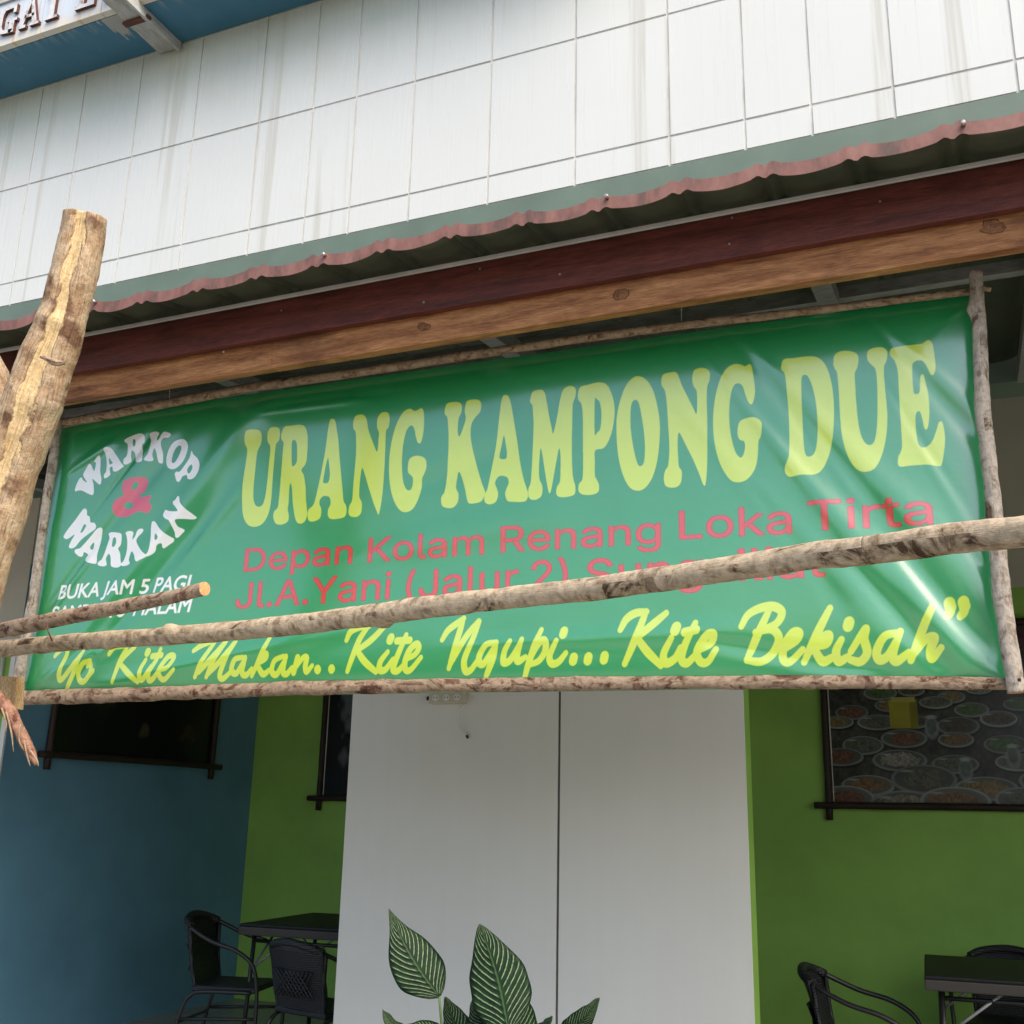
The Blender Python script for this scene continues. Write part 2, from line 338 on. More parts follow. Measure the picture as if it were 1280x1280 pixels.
gG = [[(.25, .04), (.75, .0), (.85, .12), (.35, .16)], [(.05, .25), (.25, .04), (.35, .16), (.26, .3)], [(.05, .25), (.26, .3), (.26, .7), (.05, .75)], [(.05, .75), (.26, .7), (.35, .86), (.25, .97)], [(.25, .97), (.35, .86), (.75, .88), (.75, 1.0)], [(.75, .7), (.9, .7), (.9, 1.0), (.75, 1.0)], rect(.62, .0, .88, .40), rect(.5, .40, 1.0, .5)]
gS = [[(.1, .0), (.85, .0), (.9, .14), (.1, .14)], [(.7, .14), (.92, .14), (.92, .5), (.7, .45)], [(.1, .5), (.9, .42), (.9, .55), (.1, .6)], rect(.08, .58, .3, .9), [(.1, .88), (.9, .88), (.9, 1), (.1, 1)]]
gT = [rect(.25, 0, .75, .1), rect(.38, .1, .62, .88), rect(0, .88, 1, 1), rect(0, .7, .12, .88), rect(.88, .7, 1, .88)]
gN = [rect(0, 0, .35, .1), rect(.1, .1, .26, .9), [(.1, 1.0), (.34, 1.0), (.9, 0), (.74, 0)], rect(.74, .1, .9, .9), rect(.6, .9, 1, 1), rect(0, .9, .2, 1)]
gU = [rect(0, .9, .42, 1), rect(.12, .2, .32, .9), [(.12, .2), (.32, .2), (.42, .1), (.3, 0)], rect(.3, 0, .75, .1), [(.75, 0), (.92, .2), (.78, .2), (.66, .1)], rect(.78, .2, .92, .9), rect(.6, .9, 1.05, 1)]
xx = -5.785
for ch_, g, x in (('S', gS, -6.66), ('U', gU, -6.43), ('N', gN, -6.22), ('G', gG, -6.005), ('A', gA, -5.79), ('I', gI, -5.565), ('L', gL, -5.285), ('I', gI, -5.045), ('A', gA, -4.86), ('T', gT, -4.62)):
    letter(ch_, x, 6.603, g)
for k in range(6): letter('I', -6.6 + k * .24, 6.965, gI if k % 2 else gL)
br_ = thing('ledge_bracket', 'grey painted steel bracket with rusty collar crossing the blue ledge soffit', 'bracket', (-5, 4.7, 6.5)); o_ = Vector((-5, 4.7, 6.5))
partbox('flat_bar', (-4.92, 4.36, 6.49), (-4.76, 4.985, 6.533), mt['bracket'], br_, o_, .004)
partbox('flange', (-4.758, 4.36, 6.46), (-4.735, 4.985, 6.533), mt['bracket'], br_, o_, .002)
partbox('collar', (-4.935, 4.63, 6.47), (-4.72, 4.672, 6.489), mt['rust'], br_, o_, .002)
partbox('upright', (-4.91, 4.30, 6.49), (-4.77, 4.358, 7.6), mt['bracket'], br_, o_, .004)
b2 = thing('ledge_bracket', 'second steel bracket on the blue soffit near the top edge, right of the first', 'bracket', (-3.85, 4.7, 6.5)); o_ = Vector((-3.85, 4.7, 6.5))
partbox('flat_bar', (-3.92, 4.36, 6.49), (-3.78, 4.70, 6.533), mt['bracket'], b2, o_, .004)

# ------------------------------------------------------------------ awning
aw = thing('roof_awning', 'maroon corrugated metal awning on brown boards over the cafe front', 'awning', (-1.5, 2.75, 3.2)); ao = Vector((-1.5, 2.75, 3.2))
Ez = 3.185; PER = .2455; X0 = .059
def edgez(x):
    t = ((x - X0) / PER) % 1.0; t0 = min(t, 1 - t)
    return -.020 * math.sin(math.pi * t) ** .9 - .012 * math.exp(-(t0 / .035) ** 2) + .006 * math.exp(-((t0 - .10) / .04) ** 2)
v = []; f = []; fm = []
nx = int((3.5 + 6.9) / PER * 28)
Xs = [-6.9 + i * (10.4 / nx) for i in range(nx + 1)]
rows = [(2.75, 0), (2.82, .012), (2.95, .030), (3.2, .055), (3.9, .125), (5.02, .248)]
for x in Xs:
    wob = .004 * math.sin(x * 3.1) + .003 * math.sin(x * 7.7)
    v += [Vector((x, 2.742, Ez + edgez(x) + wob - .037 - .0012 * math.sin(x * 31))) - ao, Vector((x, 2.744, Ez + edgez(x) + wob + .005)) - ao]
for i in range(nx): f.append((2 * i, 2 * i + 2, 2 * i + 3, 2 * i + 1))
lip = pyd('edge_lip', v, f, mt['maroon'], aw)
md = lip.modifiers.new('thick', 'SOLIDIFY'); md.thickness = .002; md.offset = 1
v = []; f = []
for x in Xs:
    t = ((x - X0) / PER) % 1.0
    for (y, dz) in rows:
        amp = 1.0 if y < 2.8 else 1.4
        v.append(Vector((x, y, Ez - .004 + dz + edgez(x) * amp)) - ao)
nr = len(rows)
for i in range(nx):
    for j in range(nr - 1): f.append((i * nr + j, (i + 1) * nr + j, (i + 1) * nr + j + 1, i * nr + j + 1))
rs = pyd('roof_sheet', v, f, [mt['olive'], mt['maroon']], aw, True)
md = rs.modifiers.new('thick', 'SOLIDIFY'); md.thickness = .0015; md.offset = 0
for i in (0, 4, 8, 12, 17, 22):
    x = X0 - i * PER + .028; z = Ez + edgez(x) - .010
    s = tube('screw', [(x - ao.x, 2.722 - ao.y, z - ao.z, .005), (x - ao.x, 2.731 - ao.y, z - ao.z, .007), (x - ao.x, 2.742 - ao.y, z - ao.z, .006)], mt['chrome'], aw, sides=8, n=1)
partbox('flashing', (-6.9, 2.903, 3.144), (3.5, 2.913, 3.157), mt['flash'], aw, ao, .002)
partbox('fascia_board', (-6.9, 2.957, 3.026), (3.5, 2.990, 3.170), mt['brownboard'], aw, ao, .003)
joinX = P(340, 460, 3.0).x
partbox('timber_beam', (-6.9, 2.998, 2.926), (joinX - .001, 3.034, 3.12), mt['timber'], aw, ao, .004)
partbox('timber_beam', (joinX + .001, 2.993, 2.925), (3.5, 3.034, 3.12), mt['timber'], aw, ao, .004)
for px, py in ((352, 388), (280, 440), (600, 336), (530, 378), (700, 343), (915, 272), (912, 305), (1100, 252)):
    p = P(px, py, 2.955) - ao
    tube('nail', [(p.x, p.y - .003, p.z, .004), (p.x, p.y, p.z, .0045)], mt['chrome'], aw, sides=6, n=1)
for px, py, rk in ((530, 409, .022), (778, 368, .026), (1240, 283, .030)):       # knots in the timber
    p = P(px, py, 2.992) - ao
    q = tube('knot', [(p.x, p.y, p.z, rk * .9), (p.x, p.y - .0025, p.z, rk * .65), (p.x, p.y - .004, p.z, rk * .2)], wood('knot_wood', (.30, .14, .06), (.20, .085, .035), (.07, .03, .014), .5, (26, 26, 26)) if px == 530 else bpy.data.materials['knot_wood'], aw, sides=22, n=2, rough=.5, seed=px * .1)
    q.scale = (1.25, 1, .8); q.location = (p.x * -.25, 0, p.z * .2)
for x in (-5.2, -4.0, -2.8, -1.6, -.4, .265, 1.6):
    nm = partbox('rafter', (x, 0, 0), (x + .065, 1.95, .06), mt['steel'], aw, Vector((x, 0, 0)))
    nm.location = (x - ao.x, 3.0 - ao.y, Ez - .13 - ao.z); nm.rotation_euler = (math.atan(.109), 0, 0)
for y, z in ((3.62, 3.215),):
    partbox('purlin', (-6.8, y, z - .055), (3.4, y + .04, z - .012), mt['steel'], aw, ao)
# posts that carry the awning out of view
for nm, x, lb in (('awning_post', -6.6, 'far left'), ('awning_post', 3.2, 'far right')):
    tag(box(nm, (x, 3.0, 0), (x + .09, 3.034, 2.92), mt['timber']), 'timber post carrying the %s end of the awning' % lb, 'post')

# ------------------------------------------------------------------ banner print (generated flat lettering)
BX0, BX1, BZ0, BZ1, RES = -3.66, .20, 1.70, 3.00, 780
BY = 3.26
IW, IH = int((BX1 - BX0) * RES), int((BZ1 - BZ0) * RES)
img = np.empty((IH, IW, 3), np.float32); GREEN = (.010, .29, .085)
img[:] = GREEN
def b2(pt): p = P(pt[0], pt[1], BY); return np.array(((p.x - BX0) * RES, (p.z - BZ0) * RES))
def comp(mask, r0, c0, col):
    h, w = mask.shape; a0, a1 = max(r0, 0), min(r0 + h, IH); b0, b1 = max(c0, 0), min(c0 + w, IW)
    if a1 <= a0 or b1 <= b0: return
    k = mask[a0 - r0:a1 - r0, b0 - c0:b1 - c0, None]; s = img[a0:a1, b0:b1]; s[:] = s * (1 - k) + np.array(col, np.float32) * k
def fill(edges, SS=3):
    """even-odd scanline fill of an edge list in image px; returns mask,row0,col0"""
    E_ = np.array(edges, float); mn = np.floor(E_.reshape(-1, 2).min(0)) - 2; mx = np.ceil(E_.reshape(-1, 2).max(0)) + 2
    w, h = int((mx[0] - mn[0])), int((mx[1] - mn[1])); tg = np.zeros((h * SS, w * SS + 2), np.int32)
    for (ax, ay), (bx_, by_) in (E_ - mn) * SS:
        if ay > by_: ax, ay, bx_, by_ = bx_, by_, ax, ay
        y0, y1 = math.ceil(ay - .5), math.ceil(by_ - .5)
        if y1 <= y0: continue
        ys = np.arange(y0, y1); xi = ax + (ys + .5 - ay) / (by_ - ay) * (bx_ - ax); xi = np.clip(np.ceil(xi - .5).astype(int), 0, w * SS)
        np.add.at(tg, (ys, xi), 1)
    mk = (np.cumsum(tg, 1) % 2)[:, :w * SS].astype(np.float32)
    return mk.reshape(h, SS, w, SS).mean((1, 3)), int(mn[1]), int(mn[0])
def dilate(mk, rad):
    if rad <= 0: return mk
    n = int(math.ceil(rad)); g = np.pad(mk, n); out = np.zeros_like(g)
    for dy in range(-n, n + 1):
        for dx_ in range(-n, n + 1):
            w = min(1.0, max(0.0, rad + .5 - math.hypot(dx_, dy)))
            if w > 0: out = np.maximum(out, np.roll(np.roll(g, dy, 0), dx_, 1) * w)
    return out
def loop(pts, off_, s, sm=6):
    q = [b2((off_[0] + x / s, off_[1] + y / s)) for x, y in pts]; n = len(q); out = []
    for i in range(n):
        p0, p1, p2, p3 = q[i - 1], q[i], q[(i + 1) % n], q[(i + 2) % n]
        for k in range(sm):
            t = k / sm; out.append(.5 * (2 * p1 + (p2 - p0) * t + (2 * p0 - 5 * p1 + 4 * p2 - p3) * t * t + (3 * p1 - p0 - 3 * p2 + p3) * t ** 3))
    return [(out[i], out[(i + 1) % len(out)]) for i in range(len(out))]
def glyph(off_, s, col, outer, *holes):
    e = loop(outer, off_, s)
    for h in holes: e += loop(h, off_, s)
    comp(*fill(e), col)
YEL = (.56, .73, .055); WHT = (.86, .88, .86); RED = (.62, .030, .012); DRED = (.26, .015, .015)
ZA, ZB, ZC, ZD = ((280, 420), 3.368), ((640, 420), 3.556), ((940, 340), 3.765), ((70, 530), 6.737)
BIG = [
 (ZA, [(90,430),(98,402),(125,395),(152,400),(159,425),(155,455),(140,490),(132,560),(124,640),(124,690),(135,715),(155,716),(170,690),(182,620),(190,540),(196,470),(185,445),(183,415),(192,390),(212,383),(232,390),(236,415),(232,440),(219,460),(212,530),(205,610),(198,690),(185,750),(160,790),(125,803),(95,790),(78,750),(76,690),(82,600),(92,530),(98,480),(90,455)]),
 (ZA, [(243,410),(255,383),(285,378),(325,375),(345,388),(354,430),(352,500),(345,540),(328,565),(338,590),(345,640),(346,690),(350,730),(350,755),(340,780),(325,790),(308,785),(298,760),(290,700),(287,640),(282,620),(276,640),(272,700),(268,730),(272,755),(268,780),(245,793),(218,790),(207,765),(210,740),(226,720),(232,680),(240,600),(246,530),(250,480),(252,450),(243,435)], [(288,445),(300,440),(308,455),(310,490),(308,530),(296,548),(288,545),(286,500)]),
 (ZA, [(458,350),(470,358),(477,390),(484,440),(490,520),(498,610),(502,660),(505,695),(515,715),(517,740),(508,762),(480,770),(450,770),(438,755),(440,730),(450,708),(448,685),(440,676),(420,675),(405,690),(403,710),(410,730),(405,765),(380,780),(358,778),(352,755),(358,730),(375,715),(385,690),(400,630),(415,560),(430,480),(440,400),(448,360)], [(440,515),(446,550),(448,590),(440,618),(420,618),(425,580)]),
 (ZA, [(548,360),(558,338),(585,333),(602,350),(612,400),(630,450),(648,490),(654,440),(656,410),(648,385),(650,345),(668,324),(692,325),(700,350),(696,385),(685,405),(682,480),(678,560),(672,640),(662,710),(652,752),(645,740),(630,700),(612,640),(595,580),(585,558),(578,590),(572,650),(572,680),(582,705),(578,745),(560,762),(535,760),(526,745),(530,715),(542,690),(548,620),(556,540),(560,470),(558,410),(548,390)]),
 (ZA, [(833,305),(842,320),(845,360),(842,410),(832,450),(820,452),(812,430),(805,395),(795,380),(782,385),(768,410),(756,470),(752,540),(756,610),(768,645),(785,650),(795,630),(798,600),(790,588),(778,575),(778,545),(785,520),(805,508),(830,508),(850,520),(855,550),(846,580),(836,600),(832,640),(818,690),(795,730),(765,743),(738,730),(715,690),(702,630),(698,560),(702,490),(715,420),(735,360),(760,320),(785,308),(805,318),(820,312)]),
 (ZA, [(932,310),(942,285),(975,279),(1000,288),(1002,320),(990,350),(986,400),(992,425),(1005,400),(1020,350),(1016,320),(1022,280),(1045,269),(1075,272),(1084,290),(1080,320),(1060,345),(1045,370),(1040,410),(1045,460),(1060,530),(1080,600),(1092,635),(1100,660),(1090,690),(1070,703),(1035,706),(1025,690),(1015,640),(1000,590),(988,572),(982,600),(978,640),(988,665),(985,700),(965,723),(935,724),(918,712),(916,680),(930,655),(938,600),(945,520),(948,440),(946,380),(942,345),(932,330)]),
 (ZA, [(1186,250),(1200,258),(1210,290),(1222,360),(1235,440),(1248,530),(1262,600),(1275,640),(1282,665),(1278,690),(1262,700),(1220,700),(1195,695),(1185,665),(1192,640),(1200,620),(1195,598),(1175,590),(1155,595),(1142,620),(1150,645),(1155,670),(1145,700),(1120,710),(1100,700),(1098,670),(1110,645),(1120,600),(1135,520),(1150,440),(1160,350),(1168,280),(1176,255)], [(1180,420),(1188,460),(1192,500),(1186,518),(1165,518),(1160,505),(1170,460)]),
 (ZB, [(85,275),(95,250),(125,242),(145,250),(155,290),(165,350),(178,410),(185,437),(195,400),(205,350),(215,290),(228,245),(250,227),(275,228),(286,245),(283,275),(272,310),(270,400),(268,500),(270,600),(275,640),(283,670),(280,705),(250,717),(215,718),(200,705),(202,675),(215,650),(218,600),(218,530),(212,502),(205,530),(192,600),(178,680),(170,702),(162,680),(150,610),(138,530),(130,502),(125,540),(122,600),(125,640),(137,670),(135,710),(115,728),(90,730),(76,715),(76,680),(85,655),(90,600),(95,500),(98,400),(95,340),(92,310),(82,295)]),
 (ZB, [(297,250),(310,228),(340,220),(390,209),(425,222),(448,270),(458,330),(452,400),(435,460),(410,500),(372,512),(370,560),(370,620),(378,640),(388,665),(385,695),(355,708),(315,706),(298,690),(300,660),(315,638),(318,580),(318,480),(318,380),(312,310),(297,285)], [(370,290),(380,285),(393,300),(400,350),(396,410),(382,432),(370,435)]),
 (ZB, [(565,182),(600,200),(630,250),(650,330),(658,400),(655,480),(645,560),(625,630),(595,675),(562,690),(525,675),(495,620),(475,540),(467,450),(468,370),(480,300),(505,230),(535,192)], [(548,287),(565,300),(578,360),(588,430),(592,500),(588,560),(575,580),(560,572),(545,520),(533,450),(528,380),(532,310)]),
 (ZB, [(665,200),(672,175),(700,165),(728,163),(740,180),(755,220),(780,270),(805,320),(820,350),(824,310),(822,250),(808,225),(802,195),(808,158),(830,145),(862,147),(879,165),(878,200),(868,230),(866,300),(868,400),(868,500),(866,600),(860,662),(850,660),(835,620),(805,550),(775,490),(750,440),(740,433),(736,470),(738,530),(742,580),(755,605),(752,650),(735,672),(705,676),(682,665),(676,630),(682,600),(695,575),(700,500),(695,400),(690,310),(682,250),(668,225)]),
 (ZB, [(1055,125),(1065,140),(1075,200),(1080,250),(1070,300),(1055,302),(1040,270),(1025,225),(1005,212),(985,225),(970,280),(965,360),(972,440),(990,510),(1010,540),(1025,535),(1035,500),(1032,470),(1010,460),(1002,430),(1010,385),(1040,368),(1080,365),(1108,385),(1110,420),(1105,450),(1095,470),(1092,530),(1080,590),(1050,635),(1010,652),(970,640),(930,580),(905,500),(894,400),(900,300),(920,210),(950,150),(985,127),(1015,128),(1035,135)]),
 (ZC, [(138,440),(150,412),(200,405),(265,398),(310,405),(345,440),(370,510),(383,600),(385,700),(378,790),(355,880),(325,935),(290,955),(230,958),(180,966),(158,950),(156,920),(168,890),(175,860),(176,780),(172,680),(165,580),(158,500),(150,475),(138,462)], [(240,488),(260,490),(280,530),(298,600),(307,680),(308,760),(300,830),(285,862),(262,870),(248,850),(240,780),(236,680),(233,580),(232,510)]),
 (ZC, [(382,430),(388,392),(415,375),(455,373),(490,385),(500,410),(495,450),(483,480),(485,540),(490,620),(498,700),(512,770),(535,810),(560,815),(578,790),(588,720),(590,620),(588,520),(580,460),(562,440),(545,420),(540,395),(548,370),(580,357),(615,358),(634,375),(634,410),(628,430),(620,450),(622,520),(632,620),(636,700),(628,790),(608,870),(580,925),(545,943),(505,938),(470,905),(440,840),(422,760),(413,660),(408,560),(400,480),(388,455)]),
 (ZC, [(648,375),(660,358),(700,352),(760,345),(800,338),(820,325),(838,325),(850,350),(858,400),(862,450),(856,485),(840,485),(825,455),(805,425),(780,420),(758,430),(752,450),(755,520),(760,570),(775,577),(788,565),(790,520),(792,492),(805,485),(815,520),(828,580),(833,650),(830,710),(822,740),(810,735),(800,690),(790,660),(778,658),(768,680),(770,740),(778,800),(795,825),(825,820),(850,790),(868,740),(878,708),(892,705),(902,740),(907,790),(900,860),(890,908),(875,914),(820,908),(750,912),(700,918),(686,905),(688,870),(698,850),(705,820),(702,750),(695,650),(690,550),(685,470),(670,420),(650,395)]),
]
for (o2, s2), *pp in BIG: glyph(o2, s2, YEL, *pp)
LOGO = [
 [[(168,568),(175,525),(205,465),(225,455),(235,475),(270,495),(238,440),(245,410),(285,345),(305,350),(330,400),(345,330),(330,320),(375,270),(383,330),(380,400),(390,470),(380,512),(350,495),(315,465),(325,520),(325,580),(315,600),(280,590),(230,565),(200,562)]],
 [[(415,225),(425,205),(450,200),(475,210),(510,260),(555,330),(572,355),(560,370),(520,400),(490,400),(485,375),(480,360),(460,375),(462,400),(465,425),(450,445),(425,460),(412,455),(413,430),(430,400),(435,340),(430,280),(425,250)], [(455,290),(475,315),(485,330),(462,345),(455,320)]],
 [[(578,135),(620,110),(680,85),(720,80),(742,100),(740,145),(718,180),(730,230),(728,270),(725,310),(700,322),(675,318),(668,290),(660,240),(640,225),(632,270),(632,310),(620,325),(590,342),(572,335),(575,300),(600,270),(608,220),(605,170),(585,155)], [(650,135),(665,130),(672,150),(668,180),(652,190)]],
 [[(785,80),(820,62),(860,68),(868,85),(855,110),(852,140),(870,125),(890,85),(915,65),(960,78),(962,98),(940,115),(905,120),(885,150),(885,190),(895,240),(893,290),(890,325),(860,322),(850,290),(845,240),(830,205),(815,240),(812,270),(818,300),(800,312),(760,310),(742,300),(752,280),(775,250),(790,200),(800,140),(785,110)]],
 [[(1055,125),(1090,140),(1108,180),(1100,240),(1070,310),(1025,360),(980,380),(940,365),(922,325),(925,270),(950,200),(995,145)], [(1030,180),(1048,185),(1050,215),(1030,270),(1000,320),(975,325),(970,300),(980,250),(1005,200)]],
 [[(1140,225),(1155,255),(1195,295),(1212,345),(1205,400),(1175,450),(1140,468),(1110,460),(1100,430),(1065,440),(1050,465),(1035,485),(1015,480),(1002,440),(1000,415),(1015,400),(1040,400),(1080,350),(1120,290),(1130,260)], [(1130,345),(1145,345),(1148,375),(1125,415),(1108,410),(1105,380)]],
 [[(245,715),(268,730),(270,770),(290,785),(300,830),(330,835),(345,860),(335,890),(280,930),(220,980),(170,1040),(130,1050),(120,1030),(140,985),(165,935),(110,970),(80,965),(75,945),(110,890),(165,820),(215,750)], [(245,850),(262,860),(235,910),(215,915)]],
 [[(380,875),(395,890),(385,950),(370,1040),(355,1110),(352,1165),(340,1180),(290,1172),(258,1155),(258,1130),(275,1105),(255,1085),(240,1085),(230,1115),(205,1118),(170,1085),(175,1060),(210,1050),(245,1015),(300,950),(350,890)], [(325,1000),(318,1050),(305,1060),(290,1045),(305,1015)]],
 [[(445,925),(470,912),(530,918),(555,930),(558,970),(550,1020),(530,1050),(545,1090),(550,1140),(555,1190),(530,1210),(490,1208),(470,1190),(468,1130),(455,1095),(440,1110),(428,1140),(435,1185),(415,1200),(380,1198),(360,1185),(370,1160),(395,1140),(420,1080),(445,1000),(455,960)], [(490,960),(508,960),(512,1000),(495,1035),(478,1030),(482,990)]],
 [[(592,920),(610,905),(645,905),(655,920),(650,950),(648,975),(670,945),(685,905),(705,885),(735,885),(735,905),(715,930),(695,950),(680,985),(700,1030),(740,1080),(775,1110),(765,1125),(720,1150),(695,1162),(680,1145),(670,1110),(645,1075),(630,1110),(625,1150),(635,1180),(600,1198),(560,1197),(555,1180),(580,1150),(600,1080),(605,1000),(600,950)]],
 [[(810,830),(830,820),(850,840),(880,880),(920,920),(965,950),(990,965),(985,990),(960,1010),(915,1045),(900,1040),(895,1010),(875,1010),(855,1030),(850,1055),(840,1080),(810,1105),(775,1120),(765,1110),(785,1085),(800,1040),(808,960),(805,890)], [(848,925),(868,950),(860,975),(845,980),(842,950)]],
 [[(1030,610),(1045,620),(1055,665),(1090,710),(1150,760),(1175,785),(1150,800),(1080,800),(1020,805),(1010,825),(1030,865),(1060,880),(1075,895),(1050,925),(1020,955),(1002,950),(1000,910),(980,855),(960,815),(930,800),(908,775),(915,745),(930,725),(955,735),(1000,740),(1035,735),(1015,700),(995,680),(990,655),(1010,640)]],
]
for pp in LOGO: glyph(ZD[0], ZD[1], WHT, *pp)
glyph(ZD[0], ZD[1], (.66, .03, .06), [(565,520),(580,480),(640,455),(710,445),(755,455),(768,490),(755,550),(715,590),(700,600),(720,620),(750,610),(805,605),(800,630),(785,650),(795,680),(815,690),(800,715),(780,750),(750,750),(720,735),(680,745),(620,775),(560,785),(510,775),(485,740),(485,680),(515,635),(570,605),(565,570)], [(655,500),(680,485),(692,510),(675,540),(650,555),(640,530)], [(590,660),(615,650),(635,670),(655,690),(630,710),(590,712),(570,690)])
def stroke(off_, s, pts, w, col=YEL, slant=.35):
    """brush stroke: capsule sweep with a slightly slanted pen"""
    q = [b2((off_[0] + x / s, off_[1] + y / s)) for x, y in pts]
    if len(q) == 1: q.append(q[0] + .5)
    q = [np.array(a) for a in catmull([tuple(a) for a in q], 6)] if len(q) > 2 else q
    A = np.array(q); mn = np.floor(A.min(0) - w - 3).astype(int); mx = np.ceil(A.max(0) + w + 3).astype(int)
    X, Y = np.meshgrid(np.arange(mn[0], mx[0]) + .5, np.arange(mn[1], mx[1]) + .5); D = np.full(X.shape, 1e9)
    n = len(q) - 1
    for i in range(n):
        a, b = q[i], q[i + 1]; d = b - a; L2 = max((d ** 2).sum(), 1e-6)
        t = np.clip(((X - a[0]) * d[0] + (Y - a[1]) * d[1]) / L2, 0, 1)
        ex, ey = X - a[0] - t * d[0], Y - a[1] - t * d[1]
        tt = (i + .5) / n; ww = w * (.80 + .28 * math.sin(math.pi * tt))
        D = np.minimum(D, np.sqrt((ex * 1.0 - ey * slant * .3) ** 2 + (ey * .86) ** 2) - ww)
    comp(np.clip(.5 - D, 0, 1).astype(np.float32), mn[1], mn[0], col)
Z2, Z3, Z4, Z5 = ((60, 700), 6.4), ((60, 770), 3.556), ((400, 740), 3.556), ((740, 720), 2.667)
SCR = [
 (Z2, 7.5, [[(66,770),(100,735),(150,700)], [(150,700),(175,745),(120,860),(92,940),(112,955),(200,860),(300,730)], [(300,730),(200,920),(128,1050)], [(345,805),(290,830),(245,900),(250,960),(290,970),(340,900),(345,830),(320,850)], [(325,930),(360,890)],
   [(500,755),(545,700),(620,690)], [(640,700),(575,820),(515,975)], [(700,700),(620,770),(575,835)], [(580,830),(640,900),(715,975)], [(785,800),(742,880),(738,950),(768,945),(830,850)], [(805,735),(800,745)], [(905,715),(870,800),(812,900),(808,960),(840,950),(890,890)], [(840,770),(910,762)],
   [(890,880),(960,860),(1010,790),(1000,765),(960,780),(900,870),(895,930),(930,955),(1010,880)]]),
 (Z3, 7.5, [[(650,155),(690,128),(745,110)], [(745,115),(690,200),(652,270)], [(672,250),(730,190),(795,110)], [(795,115),(740,200),(702,270)], [(715,255),(780,190),(838,112)], [(838,115),(790,200),(762,260),(775,278),(820,240)], [(870,185),(835,195),(815,240),(835,255),(865,215),(882,190)], [(882,185),(862,250),(880,262),(905,235)],
   [(1000,85),(950,180),(905,265)], [(915,240),(955,190),(975,170),(970,190),(930,215)], [(930,215),(955,258),(985,240)], [(1050,180),(1010,200),(995,245),(1015,260),(1045,215),(1062,185)], [(1062,180),(1045,245),(1060,258),(1085,230)], [(1112,185),(1092,252)], [(1095,240),(1135,188),(1152,188),(1145,225),(1150,248),(1175,222)], [(1198,236),(1200,240)], [(1260,234),(1262,238)]]),
 (Z4, 8.0, [[(122,215),(140,180),(175,160),(225,152)], [(215,160),(180,210),(150,280),(122,352)], [(295,150),(230,215),(165,262)], [(165,258),(200,310),(248,355)], [(302,268),(270,310),(265,345),(290,345),(325,300)], [(318,205),(314,215)], [(385,192),(365,240),(335,310),(325,345),(345,350),(378,318)], [(345,218),(400,215)],
   [(378,300),(420,280),(440,250),(430,232),(400,258),(378,310),(380,345),(402,345),(448,292)], [(545,212),(570,172),(610,140),(640,118)], [(638,118),(618,190),(572,338)], [(580,320),(650,200),(705,130)], [(708,132),(680,210),(642,300),(645,350),(670,345),(705,298)], [(780,225),(740,235),(710,280),(708,315),(728,318),(760,270),(785,230)], [(785,225),(770,290),(750,340),(735,375)],
   [(845,220),(820,265),(815,312),(842,305),(880,250),(898,215)], [(898,212),(876,280),(880,308),(912,290)], [(985,170),(950,250),(925,320),(908,375)], [(925,315),(960,250),(990,215),(1005,228),(1000,265),(972,305),(935,322)], [(1052,218),(1020,285),(1030,318),(1060,310),(1092,272)], [(1086,176),(1083,188)], [(1127,292),(1124,306)], [(1192,290),(1189,304)], [(1264,285),(1261,300)]]),
 (Z5, 8.8, [[(96,180),(115,145),(145,125),(182,120)], [(180,120),(150,200),(108,292)], [(247,125),(200,165),(150,208)], [(150,205),(182,250),(228,298)], [(265,208),(238,260),(245,290),(275,275),(295,240)], [(282,172),(278,182)], [(345,158),(310,230),(297,275),(315,290),(345,262)], [(310,188),(348,180)], [(350,250),(395,225),(405,195),(382,200),(350,250),(360,285),(385,285),(412,245)],
   [(498,168),(520,130),(560,108),(605,102),(632,122),(612,160),(545,188)], [(588,118),(550,200),(515,278)], [(545,188),(598,178),(622,208),(602,255),(562,284),(515,280)], [(635,245),(680,215),(690,190),(668,190),(638,235),(635,275),(657,285),(700,245)], [(792,108),(750,190),(705,285)], [(715,262),(760,210),(788,197),(780,225),(735,235)], [(735,235),(765,282),(800,270)], [(830,212),(812,250),(820,283),(852,268)], [(856,155),(853,166)],
   [(862,250),(910,178),(906,210),(916,255),(892,284),(860,278)], [(1020,190),(975,202),(948,250),(957,278),(985,265),(1020,205)], [(1027,185),(1002,260),(1015,283),(1055,255)], [(1137,98),(1100,180),(1062,280)], [(1070,262),(1110,212),(1140,207),(1127,245),(1132,274),(1162,240)], [(1190,90),(1194,103)], [(1196,98),(1193,118),(1182,134)], [(1237,87),(1241,100)], [(1243,96),(1238,118),(1226,134)]]),
]
for (o2, s2), w_, ls in SCR:
    for pts in ls:
        k = 1.25 if len(pts) == 2 and abs(pts[0][0] - pts[1][0]) + abs(pts[0][1] - pts[1][1]) < 22 else 1.0
        stroke(o2, s2, pts, w_ * k)
SANS = None
try:
    import os
    _p = os.path.join(bpy.utils.system_resource('DATAFILES'), 'fonts', 'Inter.woff2')     # Blender's own interface font
    if os.path.exists(_p): SANS = bpy.data.fonts.load(_p)
except Exception:
    SANS = None
